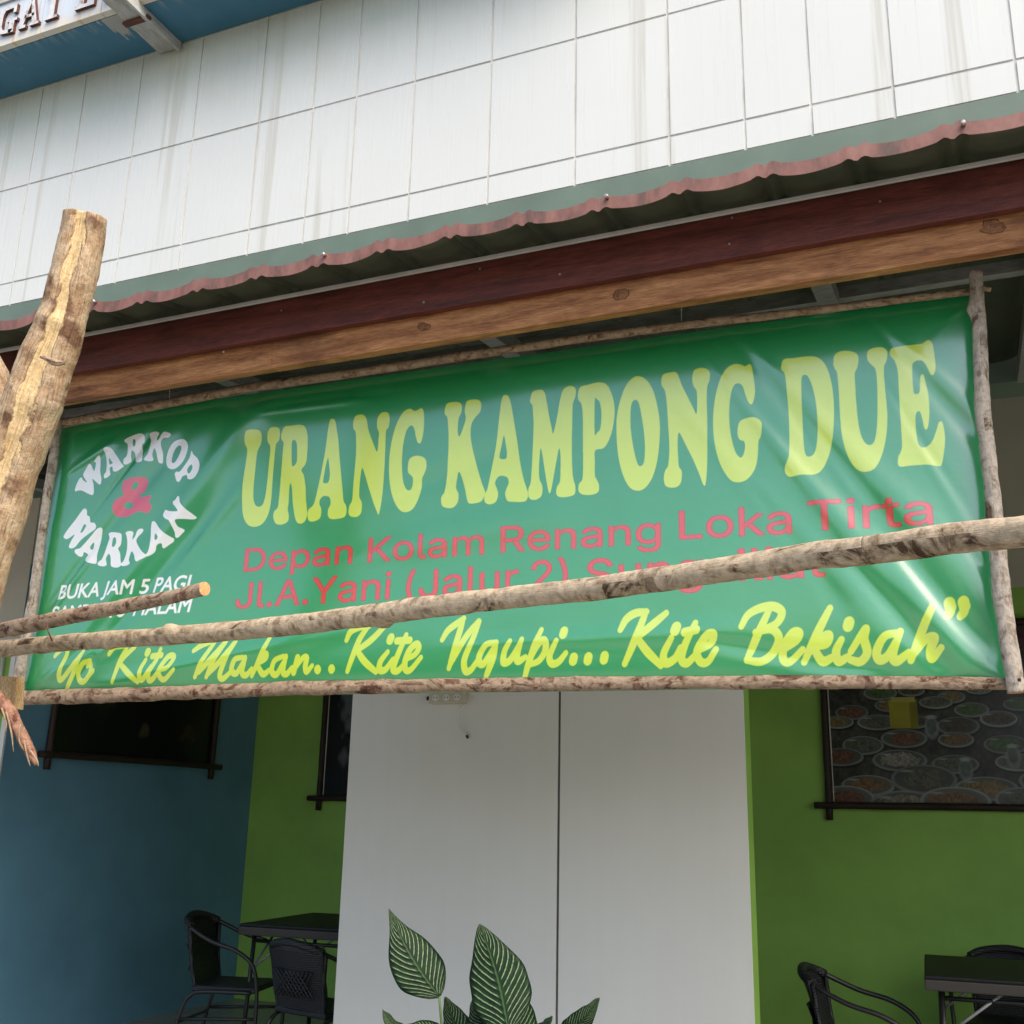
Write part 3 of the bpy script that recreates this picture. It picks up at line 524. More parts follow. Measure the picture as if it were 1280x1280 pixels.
def text_edges(txt, bold=0.0, shear=0.0, font=None):
    cu = bpy.data.curves.new('print_text', 'FONT'); cu.body = txt
    if font: cu.font = font
    cu.size = 1; cu.offset = bold; cu.shear = shear; cu.fill_mode = 'NONE'; cu.resolution_u = 6
    o = bpy.data.objects.new('print_text', cu); sc.collection.objects.link(o); bpy.context.view_layer.update()
    me = bpy.data.meshes.new_from_object(o.evaluated_get(bpy.context.evaluated_depsgraph_get()))
    co = np.array([v.co[:2] for v in me.vertices]); ed = np.array([e.vertices[:] for e in me.edges])
    bpy.data.objects.remove(o); bpy.data.curves.remove(cu); bpy.data.meshes.remove(me)
    return co, ed
capH = None
def word(txt, a, b, cap_px, col, bold=.0, shear=0.0, outline=None):
    font = SANS if col is RED else None
    """fit a word between baseline photo px a and b with a cap height of cap_px photo px"""
    c0, _ = text_edges('H', font=font); capH = c0[:, 1].max()
    A, B = b2(a), b2(b); H = b2(((a[0] + b[0]) / 2, (a[1] + b[1]) / 2 - cap_px)) - (A + B) / 2
    co, ed = text_edges(txt, 0, shear, font); x0, x1 = co[:, 0].min(), co[:, 0].max()
    q = A + ((co[:, :1] - x0) / (x1 - x0)) * (B - A) + (co[:, 1:2] / capH) * np.array((0, H[1]))
    mk, r0_, c0_ = fill(q[ed]); mk = np.pad(mk, 10); r0_ -= 10; c0_ -= 10
    for rad, cl in (((bold + outline[0], outline[1]),) if outline else ()) + ((bold, col),):
        n = int(math.ceil(rad)) if rad > 0 else 0
        comp(dilate(mk, rad), r0_ - n, c0_ - n, cl)
OL = (1.7, DRED)
def z6(x, y): return (280 + x / 2.783, 640 + y / 2.783)
def z7(x, y): return (700 + x / 2.56, 600 + y / 2.56)
def z2(x, y): return (60 + x / 6.4, 700 + y / 6.4)
BO = 1.1
word('Depan', z6(68, 207), z6(446, 179), 28.5, RED, BO, 0, OL)
word('Kolam', z6(502, 175), z6(904, 147), 30, RED, BO, 0, OL)
word('Renang', z6(964, 140), z7(322, 203), 32, RED, BO, 0, OL)
word('Loka', z7(384, 190), z7(741, 171), 35, RED, BO, 0, OL)
word('Tirta', z7(797, 163), z7(1193, 143), 37, RED, BO, 0, OL)
word('Jl.A.Yani', z6(40, 336), z6(578, 303), 32, RED, BO, 0, OL)
word('(Jalur', z6(634, 302), z6(1022, 275), 34, RED, BO, 0, OL)
word('2)', z6(1070, 270), z6(1195, 262), 35, RED, BO, 0, OL)
word('Sungailiat', z7(87, 350), z7(848, 308), 38, RED, BO, 0, OL)
word('BUKA', z2(86, 317), z2(412, 292), 17, WHT, 1.7, .18)
word('JAM', z2(440, 286), z2(690, 270), 17, WHT, 1.7, .18)
word('5', z2(728, 268), z2(800, 262), 17, WHT, 1.7, .18)
word('PAGI', z2(838, 258), z2(1138, 238), 18, WHT, 1.7, .18)
word('SAMPAI', z2(30, 488), z2(440, 462), 17, WHT, 1.7, .18)
word('10', z2(500, 460), z2(620, 450), 17, WHT, 1.7, .18)
word('MALAM', z2(680, 446), z2(1148, 414), 17.5, WHT, 1.7, .18)
def make_image(name, arr):
    h, w = arr.shape[:2]; im = bpy.data.images.new(name, w, h, float_buffer=True); im.colorspace_settings.name = 'Non-Color'
    buf = np.ones((h, w, 4), np.float32); buf[..., :3] = arr; im.pixels.foreach_set(buf.ravel()); im.pack(); return im
bim = make_image('banner_print', img)
m = M('glossy_vinyl_print', GREEN, .40, .5)
ti = m.n('TexImage'); ti.image = bim; ti.interpolation = 'Cubic'; ti.extension = 'EXTEND'; m.l(m.coord('UV'), ti.inputs[0])
fine = m.noise(m.coord('World', (3, 3, 3)), 6, 3); wv = m.noise(m.coord('World', (4, 1, 220)), 2, 2)
m.col(ti.outputs[0]); m.bump(m.math('ADD', m.math('MULTIPLY', fine, 1.2), m.math('MULTIPLY', wv, .05)), .10, .02)
m.b.inputs['Coat Weight'].default_value = 1; m.b.inputs['Coat Roughness'].default_value = .19; m.b.inputs['Coat IOR'].default_value = 2.15
mt['vinyl'] = m.m

# ------------------------------------------------------------------ banner with its stick frame
bn = thing('banner', 'green vinyl banner in a frame of bark poles advertising coffee and food', 'banner', (-1.7, BY, 1.8)); bo = Vector((-1.7, BY, 1.8))
TL, TR, BR, BL = P(73, 524, BY), P(1222, 362, BY), P(1266, 856, BY), P(14, 873, BY)
def seg_fold(px0, px1, w0, w1, amp, asym=.0):
    a, b = P(*px0, BY), P(*px1, BY); return (a.x, a.z, b.x, b.z, w0, w1, amp)
FOLDS = [seg_fold(*a) for a in (
 ((915, 408), (1230, 745), .010, .075, .016), ((930, 440), (1150, 700), .02, .05, -.010), ((1088, 392), (1225, 520), .008, .030, .013), ((1095, 410), (1230, 560), .010, .030, -.008),
 ((960, 540), (1225, 850), .02, .05, .010), ((1060, 620), (1250, 830), .02, .04, -.009), ((1150, 560), (1245, 700), .012, .03, .008), ((860, 520), (1130, 820), .02, .06, .007),
 ((1000, 520), (1190, 800), .012, .040, .008), ((900, 470), (1080, 700), .012, .035, .007), ((1120, 500), (1240, 690), .010, .022, -.007), ((1060, 700), (1180, 830), .02, .035, -.006), ((940, 610), (1060, 760), .02, .04, -.006),
 ((1180, 400), (1213, 380), .006, .012, .006), ((1190, 660), (1236, 720), .010, .016, -.007),
 ((60, 850), (330, 500), .02, .05, .012), ((95, 850), (260, 640), .015, .035, -.009), ((30, 800), (215, 560), .010, .035, -.008), ((120, 640), (190, 540), .006, .02, -.007), ((70, 760), (120, 690), .008, .016, .006),
 ((45, 855), (150, 800), .008, .03, .010), ((150, 850), (420, 790), .02, .03, .007), ((230, 700), (300, 610), .01, .03, .006),
 ((88, 590), (140, 555), .010, .02, .008), ((335, 515), (450, 498), .006, .015, .005), ((360, 505), (480, 492), .005, .012, -.004), ((620, 462), (760, 440), .006, .02, .004),
 ((600, 805), (900, 790), .02, .04, .006), ((880, 800), (1100, 840), .02, .04, -.006), ((430, 700), (700, 640), .04, .08, .006), ((500, 620), (640, 560), .03, .06, -.005),
)]
def disp(x, z, u, v):
    d = 0
    for ax, az, bx_, bz, w0, w1, amp in FOLDS:
        dx_, dz_ = bx_ - ax, bz - az; L2 = dx_ * dx_ + dz_ * dz_; t = ((x - ax) * dx_ + (z - az) * dz_) / L2
        if t < -.25 or t > 1.25: continue
        s = ((x - ax) * dz_ - (z - az) * dx_) / math.sqrt(L2); tc = min(max(t, 0), 1); w = w0 + (w1 - w0) * tc
        fade = 1.0
        if t < .12: fade = max(0, (t + .25) / .37); fade = fade * fade * (3 - 2 * fade)
        if t > .8: q = max(0, (1.25 - t) / .45); fade = q * q * (3 - 2 * q)
        k = s / w
        if bx_ < -1.9: w *= 1.35; k = s / w; amp_ = amp * .75
        else: amp_ = math.copysign(min(abs(amp) * .95, .15 * w1), amp)
        d += amp_ * fade * (w / w1) * math.exp(-k * k) * 1.2
    e = min(u * 3.58, (1 - u) * 3.58, v * 1.1, (1 - v) * 1.1)
    pil = 1 - math.exp(-max(e, 0) / .06)
    big = .010 * noise.noise(Vector((x * 1.3, z * 1.9, 3.1))) + .0022 * noise.noise(Vector((x * 5, z * 6, 9.1)))
    return (d + big) * min(1, e / .05) * .9 + .022 * pil
NU, NV = 520, 170
v = []; uvs = []
for j in range(NV + 1):
    for i in range(NU + 1):
        u, w = i / NU, j / NV
        b = BL.lerp(BR, u); t = TL.lerp(TR, u); p = b.lerp(t, w)
        v.append((p.x - bo.x, p.y - bo.y + .018 - disp(p.x, p.z, u, w), p.z - bo.z)); uvs.append(((p.x - BX0) / (BX1 - BX0), (p.z - BZ0) / (BZ1 - BZ0)))
f = [(j * (NU + 1) + i, j * (NU + 1) + i + 1, (j + 1) * (NU + 1) + i + 1, (j + 1) * (NU + 1) + i) for j in range(NV) for i in range(NU)]
me = bpy.data.meshes.new('vinyl_sheet'); me.from_pydata(v, [], f); ul = me.uv_layers.new(name='UVMap')
li = np.empty(len(me.loops), np.int32); me.loops.foreach_get('vertex_index', li); ul.data.foreach_set('uv', np.array(uvs, np.float32)[li].ravel())
me.polygons.foreach_set('use_smooth', [True] * len(me.polygons)); me.update()
mobj('vinyl_sheet', me, mt['vinyl'], bn)
def Q(x, y, Y, r, o=None):
    p = P(x, y, Y) - (o or Vector((0, 0, 0))); return (p.x, p.y, p.z, r)
def QW(x, y, Y, w, o=None):
    p = P(x, y, Y); k = (p - EYE).dot(fw); p = p - (o or Vector((0, 0, 0))); return (p.x, p.y, p.z, w / 2 / F * k)
FY = BY - .012
tube('frame_pole', [Q(70, 531, FY, .020, bo), Q(200, 506, FY, .019, bo), Q(300, 487, FY, .018, bo), Q(430, 468, FY, .017, bo), Q(640, 436, FY, .016, bo), Q(820, 411, FY, .015, bo), Q(1000, 390, FY, .013, bo), Q(1216, 364, FY, .011, bo)], [mt['bark4'], mt['cut']], bn, sides=16, n=16, rough=.16, seed=1, capmat=1)
tube('frame_pole', [Q(10, 873, FY - .01, .028, bo), Q(200, 867, FY, .027, bo), Q(420, 859, FY, .024, bo), Q(700, 855, FY, .022, bo), Q(900, 853, FY, .020, bo), Q(1100, 853, FY, .019, bo), Q(1262, 855, FY, .016, bo)], [mt['bark2'], mt['cut']], bn, sides=16, n=22, rough=.18, seed=2, knots=((1.6, .3, .2, .03), (2.4, -.6, .3, .02), (3.1, 2.6, .25, .03)), capmat=1)
tube('frame_pole', [Q(73, 523, FY - .02, .020, bo), Q(67, 570, FY - .02, .019, bo), Q(54, 660, FY - .02, .019, bo), Q(42, 745, FY - .02, .021, bo), Q(25, 840, FY - .02, .024, bo), Q(16, 880, FY - .02, .024, bo)], [mt['bark3'], mt['cut']], bn, sides=16, n=16, rough=.2, seed=3, capmat=1)
tube('frame_pole', [Q(1219, 340, FY - .03, .019, bo), Q(1223, 400, FY - .03, .020, bo), Q(1226, 450, FY - .03, .021, bo), Q(1229, 520, FY - .03, .021, bo), Q(1240, 610, FY - .03, .022, bo), Q(1250, 720, FY - .03, .023, bo), Q(1262, 810, FY - .03, .024, bo), Q(1270, 866, FY - .03, .023, bo)], [mt['bark3'], mt['cut']], bn, sides=16, n=18, rough=.17, seed=4, knots=((.12, 1.5, .5, .02),), capmat=1)
tube('stub_twig', [Q(1226, 360, FY - .03, .010, bo), Q(1238, 362, FY - .035, .007, bo)], [mt['bark2'], mt['cut']], bn, sides=10, n=3, rough=.2, capmat=1)
p = P(1274, 850, FY - .057) - bo
tube('nail', [(p.x, p.y, p.z, .004), (p.x, p.y - .003, p.z, .005)], mt['dark'], bn, sides=8, n=1)
# hanging wires from the beam down to the top pole
for px in (212, 852): 
    a, b = P(px, 465 - (px - 212) * .163 - 22, 3.1), P(px, 505 - (px - 212) * .155, FY)
    tube('tie_wire', [tuple(a - bo) + (.0015,), tuple(b - bo) + (.0015,)], mt['steel'], bn, sides=5, n=1)

# ------------------------------------------------------------------ poles and trunk in front
kn = ((.35, .2, .25, .03), (.75, 1.0, .35, .025), (1.05, -.8, .5, .022), (1.25, .3, .28, .05), (1.62, 3.0, .3, .04), (1.95, 2.6, .6, .03), (2.25, 3.4, .5, .03), (2.32, -2.6, .4, .03), (2.75, .2, .22, .06), (3.1, 2.9, .25, .03))
lp = tube('rail_pole', [QW(-30, 812, 2.84, 21), QW(0, 811, 2.82, 21), QW(100, 802, 2.74, 21), QW(240, 793, 2.64, 23.5), QW(377, 780, 2.52, 26), QW(520, 761, 2.38, 28), QW(640, 747, 2.28, 28), QW(740, 736, 2.2, 30), QW(880, 716, 2.08, 32), QW(1000, 697, 2, 34), QW(1060, 691, 1.95, 35.5), QW(1160, 677, 1.89, 38), QW(1280, 664, 1.81, 41), QW(1340, 656, 1.77, 42)], [mt['bark1'], mt['cut']], None, sides=24, n=26, rough=.10, seed=5, knots=kn, capmat=1)
tag(lp, 'long pale bark pole running right across the front of the green banner', 'pole')
sp_ = tube('short_pole', [QW(-40, 797, 2.75, 19), QW(0, 788, 2.7, 19), QW(60, 776, 2.66, 19.5), QW(160, 757, 2.56, 18.5), QW(210, 747, 2.5, 17.5), QW(256, 736, 2.46, 17.5)], [mt['bark2'], mt['cut']], None, sides=18, n=24, rough=.12, seed=6, knots=((.55, 3.5, .3, .02), (.3, 1.2, .25, .03)), capmat=1)
tag(sp_, 'short reddish bark pole with a fresh cut orange end, above the long pole', 'pole')
ty = thing('tie_wire', 'thin dark bent wire hanging between the two poles at left', 'wire', P(62, 785, 2.6)); yo = P(62, 785, 2.6)
tube('wire_strand', [Q(58, 778, 2.62, .0025, yo), Q(60, 788, 2.6, .0025, yo), Q(65, 801, 2.62, .0025, yo)], mt['rust'], ty, sides=6, n=4)

# forked trunk: two fused stems with a bare strip between
m = M('torn_trunk_bark', (.4, .3, .2), .85, .25); uvn = m.n('TexCoord'); su = m.n('SeparateXYZ'); m.l(uvn.outputs['UV'], su.inputs[0])
wob = m.noise(m.coord('UV', (1, 1, 1)), 7, 3); ang = m.math('ADD', su.outputs[1], m.math('MULTIPLY', m.math('SUBTRACT', wob, .5), .17))
d0 = m.math('ABSOLUTE', m.math('SUBTRACT', ang, .90)); d1 = m.math('ABSOLUTE', m.math('SUBTRACT', ang, -.10)); dm = m.math('MINIMUM', d0, d1)
bare = m.ramp(m.math('ADD', dm, m.math('MULTIPLY', m.noise(m.coord('World'), 30, 4), .03)), [(.056, 1.0), (.066, 0.0)])
g1 = m.noise(m.coord('UV', (2.2, 16, 1)), 5, 6, .7); g2 = m.noise(m.coord('World'), 12, 5, .7); g3 = m.noise(m.coord('World'), 70, 4, .7); g4 = m.noise(m.coord('UV', (1, .3, 1)), 6, 4)
bk = m.ramp(g2, [(.30, (.27, .155, .085)), (.45, (.42, .285, .17)), (.60, (.55, .43, .29)), (.75, (.36, .23, .14))])
bk = m.mix(m.ramp(g4, [(.54, 0.0), (.60, .85)]), bk, (.15, .07, .04)); bk = m.mix(.8, bk, m.ramp(g1, [(.34, .22), (.46, .8), (.6, 1.1)]), 'MULTIPLY')
bw_ = m.ramp(g1, [(.28, (.30, .16, .07)), (.45, (.60, .43, .22)), (.7, (.78, .64, .40))])
cc = m.mix(bare, bk, bw_); cc = m.mix(.4, cc, m.ramp(g3, [(.3, .4), (.6, 1.05)]), 'MULTIPLY'); m.col(cc)
m.bump(m.math('ADD', m.math('MULTIPLY', g1, .7), m.math('ADD', g3, m.math('MULTIPLY', bare, -1.2))), .8, .007); mt['trunk'] = m.m
def tprof(a, L):
    c = math.cos(a); groove = .24 * math.exp(-((((a + .63) + math.pi) % (2 * math.pi) - math.pi) / .30) ** 2)
    return (1.0 + .10 * abs(math.sin(a + .63)) - groove)
tk = thing('forked_trunk', 'forked stripped tree trunk standing upright in front of the banner at left', 'trunk', P(-10, 700, 2.36)); to = P(-10, 700, 2.36)
tube('trunk', [QW(106, 270, 2.3, 49, to), QW(101, 300, 2.31, 49, to), QW(92, 345, 2.32, 52, to), QW(76, 405, 2.33, 54, to), QW(56, 460, 2.34, 62, to), QW(36, 520, 2.35, 66, to), QW(10, 590, 2.36, 66, to), QW(-12, 660, 2.37, 66, to), QW(-45, 780, 2.38, 68, to), QW(-70, 1000, 2.4, 76, to), QW(-82, 1500, 2.4, 86, to), QW(-88, 2100, 2.4, 90, to)], [mt['trunk'], mt['cut']], tk, sides=40, n=20, rough=.07, seed=8, prof=tprof, knots=((.36, 5.9, .16, .02), (.62, 5.2, .14, .03)), capmat=1)
tube('side_limb', [QW(16, 570, 2.36, 40, to), QW(2, 520, 2.35, 46, to), QW(-24, 455, 2.34, 50, to), QW(-75, 350, 2.33, 48, to), QW(-110, 270, 2.32, 44, to)], [mt['trunk'], mt['cut']], tk, sides=28, n=14, rough=.12, seed=9, capmat=1)
# ring of torn bark round the waist
tube('torn_bark', [Q(52, 446, 2.255, .006, to), Q(60, 449, 2.235, .010, to), Q(70, 453, 2.235, .010, to), Q(80, 453, 2.265, .006, to)], mt['bark2'], tk, sides=8, n=6, rough=.4, seed=3)

# sawn stub and broken branch at lower left
sb = thing('sawn_plank', 'end of a sawn yellow plank at the left edge below the poles', 'plank', P(0, 862, 2.9)); so = P(0, 862, 2.9)
a, b, c_, d_ = P(-60, 842, 2.9), P(20, 846, 2.9), P(18, 886, 2.9), P(-60, 884, 2.9)
v = [q - so for q in (a, b, c_, d_)] + [q - so + Vector((0, .04, 0)) for q in (a, b, c_, d_)]
pyd('plank', v, [(0, 1, 2, 3), (7, 6, 5, 4), (0, 4, 5, 1), (1, 5, 6, 2), (2, 6, 7, 3), (3, 7, 4, 0)], mt['timber2'], sb)
bb = thing('broken_branch', 'splintered red brown branch pointing down at the left edge', 'branch', P(0, 870, 2.5)); oo = P(0, 870, 2.5)
tube('branch', [Q(-25, 845, 2.5, .022, oo), Q(0, 876, 2.5, .022, oo), Q(20, 905, 2.5, .021, oo), Q(36, 935, 2.5, .015, oo), Q(45, 955, 2.5, .006, oo)], [mt['bark5'], mt['cut']], bb, sides=12, n=10, rough=.35, seed=11, capmat=1)
for q in ([(8, 890), (14, 915), (17, 940)], [(30, 925), (34, 945), (38, 958)], [(38, 938), (46, 950), (48, 958)], [(25, 905), (24, 925), (30, 938)], [(2, 885), (8, 905), (6, 918)]):
    tube('splinter', [Q(x, y, 2.47, .003 if i < 2 else .001, oo) for i, (x, y) in enumerate(q)], mt['bark4'], bb, sides=5, n=4)

# ------------------------------------------------------------------ sockets on the column
sk = thing('socket_strip', 'ivory three gang socket strip mounted high on the white column', 'socket', P(563, 872, Wy)); ko = P(563, 872, Wy)
a, b = P(541, 866, Wy) - ko, P(585, 880, Wy) - ko
box('socket_body', (a.x, -.045, b.z), (b.x, 0, a.z), mt['plastic'], sk, .006)
box('back_plate', (b.x - .05, -.03, a.z), (b.x + .01, 0, a.z + .035), mt['plastic'], sk, .004)
W_ = b.x - a.x
for k in range(3):
    cx = a.x + W_ * (.2 + .3 * k); cz = (a.z + b.z) / 2
    s = tube('socket_hole', [(cx, -.046, cz, .019), (cx, -.0475, cz, .017)], mt['cable'], sk, sides=14, n=1)
    for dx_ in (-.008, .008): tube('pin_hole', [(cx + dx_, -.048, cz, .0035), (cx + dx_, -.0485, cz, .0035)], mt['dark'], s, sides=6, n=1)
tube('side_plug', [(a.x, -.022, (a.z + b.z) / 2, .012), (a.x - .02, -.022, (a.z + b.z) / 2, .010)], mt['dark'], sk, sides=8, n=2)
cbp = [P(581, 880, Wy - .02), P(573, 890, Wy - .03), P(572, 903, Wy - .03), P(577, 913, Wy - .02), P(583, 919, Wy - .01)]
tube('cable', [tuple(q - ko) + (.005,) for q in cbp], mt['cable'], sk, sides=8, n=6)
tube('cable_plug', [tuple(cbp[-1] - ko) + (.007,), tuple(P(585, 923, Wy - .006) - ko) + (.005,)], mt['dark'], sk, sides=8, n=2)

# ------------------------------------------------------------------ framed pictures
def mottled(h, w, cell, seed):
    rg = np.random.RandomState(seed); out = np.zeros((h, w), np.float32); amp = 1.0; tot = 0
    for c in (cell, cell / 2, cell / 4):
        c = max(2, int(c)); nz = rg.rand(h // c + 2, w // c + 2); y, x = np.mgrid[0:h, 0:w] / c; i, j = y.astype(int), x.astype(int); fy, fx = y - i, x - j
        fy = fy * fy * (3 - 2 * fy); fx = fx * fx * (3 - 2 * fx)
        out += amp * (nz[i, j] * (1 - fy) * (1 - fx) + nz[i + 1, j] * fy * (1 - fx) + nz[i, j + 1] * (1 - fy) * fx + nz[i + 1, j + 1] * fy * fx); tot += amp; amp *= .6
    return out / tot
def food_image():
    h, w = 560, 900; Y, X = np.mgrid[0:h, 0:w]; rg = np.random.RandomState(4); n1 = mottled(h, w, 60, 1)[..., None]; n2 = mottled(h, w, 14, 2)[..., None]; n3 = mottled(h, w, 6, 9)[..., None]
    A = np.zeros((h, w, 3), np.float32); A[:] = (.032, .030, .028); A *= .3 + 1.5 * n1 * n2 * 2
    def ell(cx, cy, rx, ry, col, soft=.10, tex=None, k=1.0, tx=0.0):
        d = np.sqrt(((X - cx) / rx) ** 2 + ((Y - cy) / ry) ** 2) + tx * (n2[..., 0] - .5); a = np.clip((1 - d) / soft, 0, 1)[..., None] * k
        A[:] = A * (1 - a) + np.array(col, np.float32) * (1 if tex is None else tex) * a
    T = .35 + 1.3 * n2; T3 = .2 + 1.6 * n3
    for y in range(380, 560, 14):                                # shutter slats at the upper left
        A[y:y + 9, :230] = np.array((.075, .09, .088)) * (.8 + .4 * n1[y:y + 9, :230])
    for a in ((210, 470, 105, 120, (.010, .012, .022)), (90, 400, 60, 90, (.02, .02, .022)), (330, 520, 70, 60, (.05, .055, .075)), (330, 420, 110, 80, (.012, .012, .018)), (470, 500, 120, 120, (.014, .012, .014)), (700, 500, 150, 110, (.05, .014, .016)), (850, 470, 90, 100, (.02, .016, .03)), (600, 430, 70, 60, (.010, .010, .014))): ell(*a, .35, T, 1, .8)
    for a in ((505, 485, 20, 26, (.20, .14, .12)), (250, 430, 12, 40, (.12, .08, .07)), (640, 470, 16, 34, (.10, .06, .05)), (560, 455, 12, 12, (.22, .20, .19)), (770, 430, 20, 20, (.10, .12, .11)), (205, 500, 8, 60, (.13, .15, .16))): ell(*a, .5, T, .8, .9)
    pl_ = []
    for k, (y0, n_, r0) in enumerate(((350, 8, 52), (305, 7, 58), (255, 7, 64), (200, 6, 72), (140, 5, 84), (70, 5, 98), (10, 5, 110))):
        for q in range(n_): pl_.append((40 + (q + .5 * (k % 2)) * (860 / n_) + rg.uniform(-22, 22) + (120 if k < 1 else 0), y0 + rg.uniform(-16, 16), r0 * rg.uniform(.74, 1.04)))
    foods = ((.12, .07, .035), (.05, .085, .03), (.15, .13, .10), (.10, .045, .03), (.14, .10, .04), (.07, .07, .055), (.17, .16, .14), (.055, .04, .03))
    for i_, (cx, cy, rx) in enumerate(pl_):
        ry = rx * rg.uniform(.38, .46); b = rg.uniform(.6, 1.15)
        ell(cx + 3, cy - 7, rx * 1.04, ry * 1.08, (.008, .008, .008), .2, None, .9); ell(cx, cy, rx, ry, (.17 * b, .18 * b, .17 * b), .04, .75 + .5 * n1)
        ell(cx, cy + 2, rx * .90, ry * .86, (.075 * b, .08 * b, .075 * b), .06, .7 + .6 * n1); ell(cx, cy + 1, rx * .72, ry * .66, foods[rg.randint(8)], .12, T3, 1, .8)
        ell(cx - rx * .5, cy + ry * .55, rx * .28, ry * .12, (.34, .36, .36), .8, None, .5)
    for cx, cy in ((420, 110), (560, 150), (700, 95), (330, 240), (640, 250), (800, 190)):
        ell(cx, cy, 24, 40, (.15, .17, .17), .25, .6 + .8 * n2, .75); ell(cx, cy + 6, 17, 30, (.05, .07, .06), .3, T, .8); ell(cx, cy + 34, 22, 8, (.30, .33, .33), .5, None, .6)
    A[240:330, 205:292] = np.array((.26, .24, .02)) * (.7 + .5 * n1[240:330, 205:292]); A[240:330, 268:292] *= .6; A[322:338, 212:286] = (.30, .28, .06)
    return A * 1.05 + .004
def dim_image(seed, spots):
    h, w = 220, 340; Y, X = np.mgrid[0:h, 0:w]; A = np.zeros((h, w, 3), np.float32); A[:] = (.006, .008, .009); rg = np.random.RandomState(seed); n = rg.rand(h, w, 1) * .5 + .75
    for cx, cy, rx, ry, col in spots:
        d = np.sqrt(((X - cx) / rx) ** 2 + ((Y - cy) / ry) ** 2); a = np.clip((1.1 - d + .25 * np.sin(X * .21 + cy) * np.sin(Y * .19 + cx)) / .6, 0, 1)[..., None]; A = A * (1 - a) + np.array(col, np.float32) * a
    return A * n
def photo_mat(name, arr):
    m = M(name, (.1, .1, .1), .25, .5); ti = m.n('TexImage'); ti.image = make_image(name, arr); m.l(m.coord('UV'), ti.inputs[0]); m.col(ti.outputs[0]); return m.m
def picture(label, mat, W, H, loc_, rotz, ext=.09):
    t = thing('framed_picture', label, 'picture', loc_, rotz, 'stick framed pictures on the cafe walls')
    me = bpy.data.meshes.new('photo_print'); me.from_pydata([(0, -.012, 0), (W, -.012, 0), (W, -.012, H), (0, -.012, H), (0, -.002, 0), (W, -.002, 0), (W, -.002, H), (0, -.002, H)], [], [(0, 1, 2, 3), (7, 6, 5, 4), (0, 4, 5, 1), (1, 5, 6, 2), (2, 6, 7, 3), (3, 7, 4, 0)])
    ul = me.uv_layers.new(name='UVMap')
    for p in me.polygons:
        for li_ in p.loop_indices:
            c = me.vertices[me.loops[li_].vertex_index].co; ul.data[li_].uv = (c.x / W, c.z / H)
    mobj('photo_print', me, mat, t)
    s = .022
    for i, (a, b) in enumerate((((-ext, 0), (W + ext, 0)), ((-ext, H), (W + ext, H)))):
        tube('frame_stick', [(a[0], -.040, a[1], s), (W / 2, -.042, a[1] + .004, s * 1.05), (b[0], -.040, b[1], s * .95)], mt['frame'], t, sides=10, n=12, rough=.12, seed=i)
    for i, (a, b) in enumerate((((0, -ext), (0, H + ext)), ((W, -ext), (W, H + ext)))):
        tube('frame_stick', [(a[0], -.026, a[1], s), (a[0] + .003, -.026, H / 2, s), (b[0], -.026, b[1], s)], mt['frame'], t, sides=10, n=12, rough=.12, seed=i + 4)
    tube('inner_bead', [(.03, -.016, .02, .004), (.03, -.016, H - .02, .004)], mt['cable'], t, sides=6, n=1)
    return t
picture('large picture of many plates of food with a yellow box, on the right green wall', photo_mat('plates_photo', food_image()), 1.78, 1.13, (-.955, 7.498, 1.50), 0)
picture('dark picture half hidden by the white column, on the green wall', photo_mat('drink_photo', dim_image(1, ((60, 150, 26, 60, (.10, .12, .13)), (50, 60, 12, 14, (.09, .09, .10)), (200, 100, 60, 60, (.03, .03, .02))))), 1.3, 1.13, (-4.80, 7.498, 1.49), 0)
picture('dark picture of dim foliage hanging on the blue side wall', photo_mat('foliage_photo', dim_image(2, ((90, 120, 45, 60, (.020, .030, .012)), (180, 45, 12, 14, (.06, .05, .03)), (280, 50, 30, 22, (.03, .02, .012)), (220, 120, 70, 50, (.010, .012, .008))))), 1.62, 1.0, (-5.458, 5.32, 1.70), R(90))

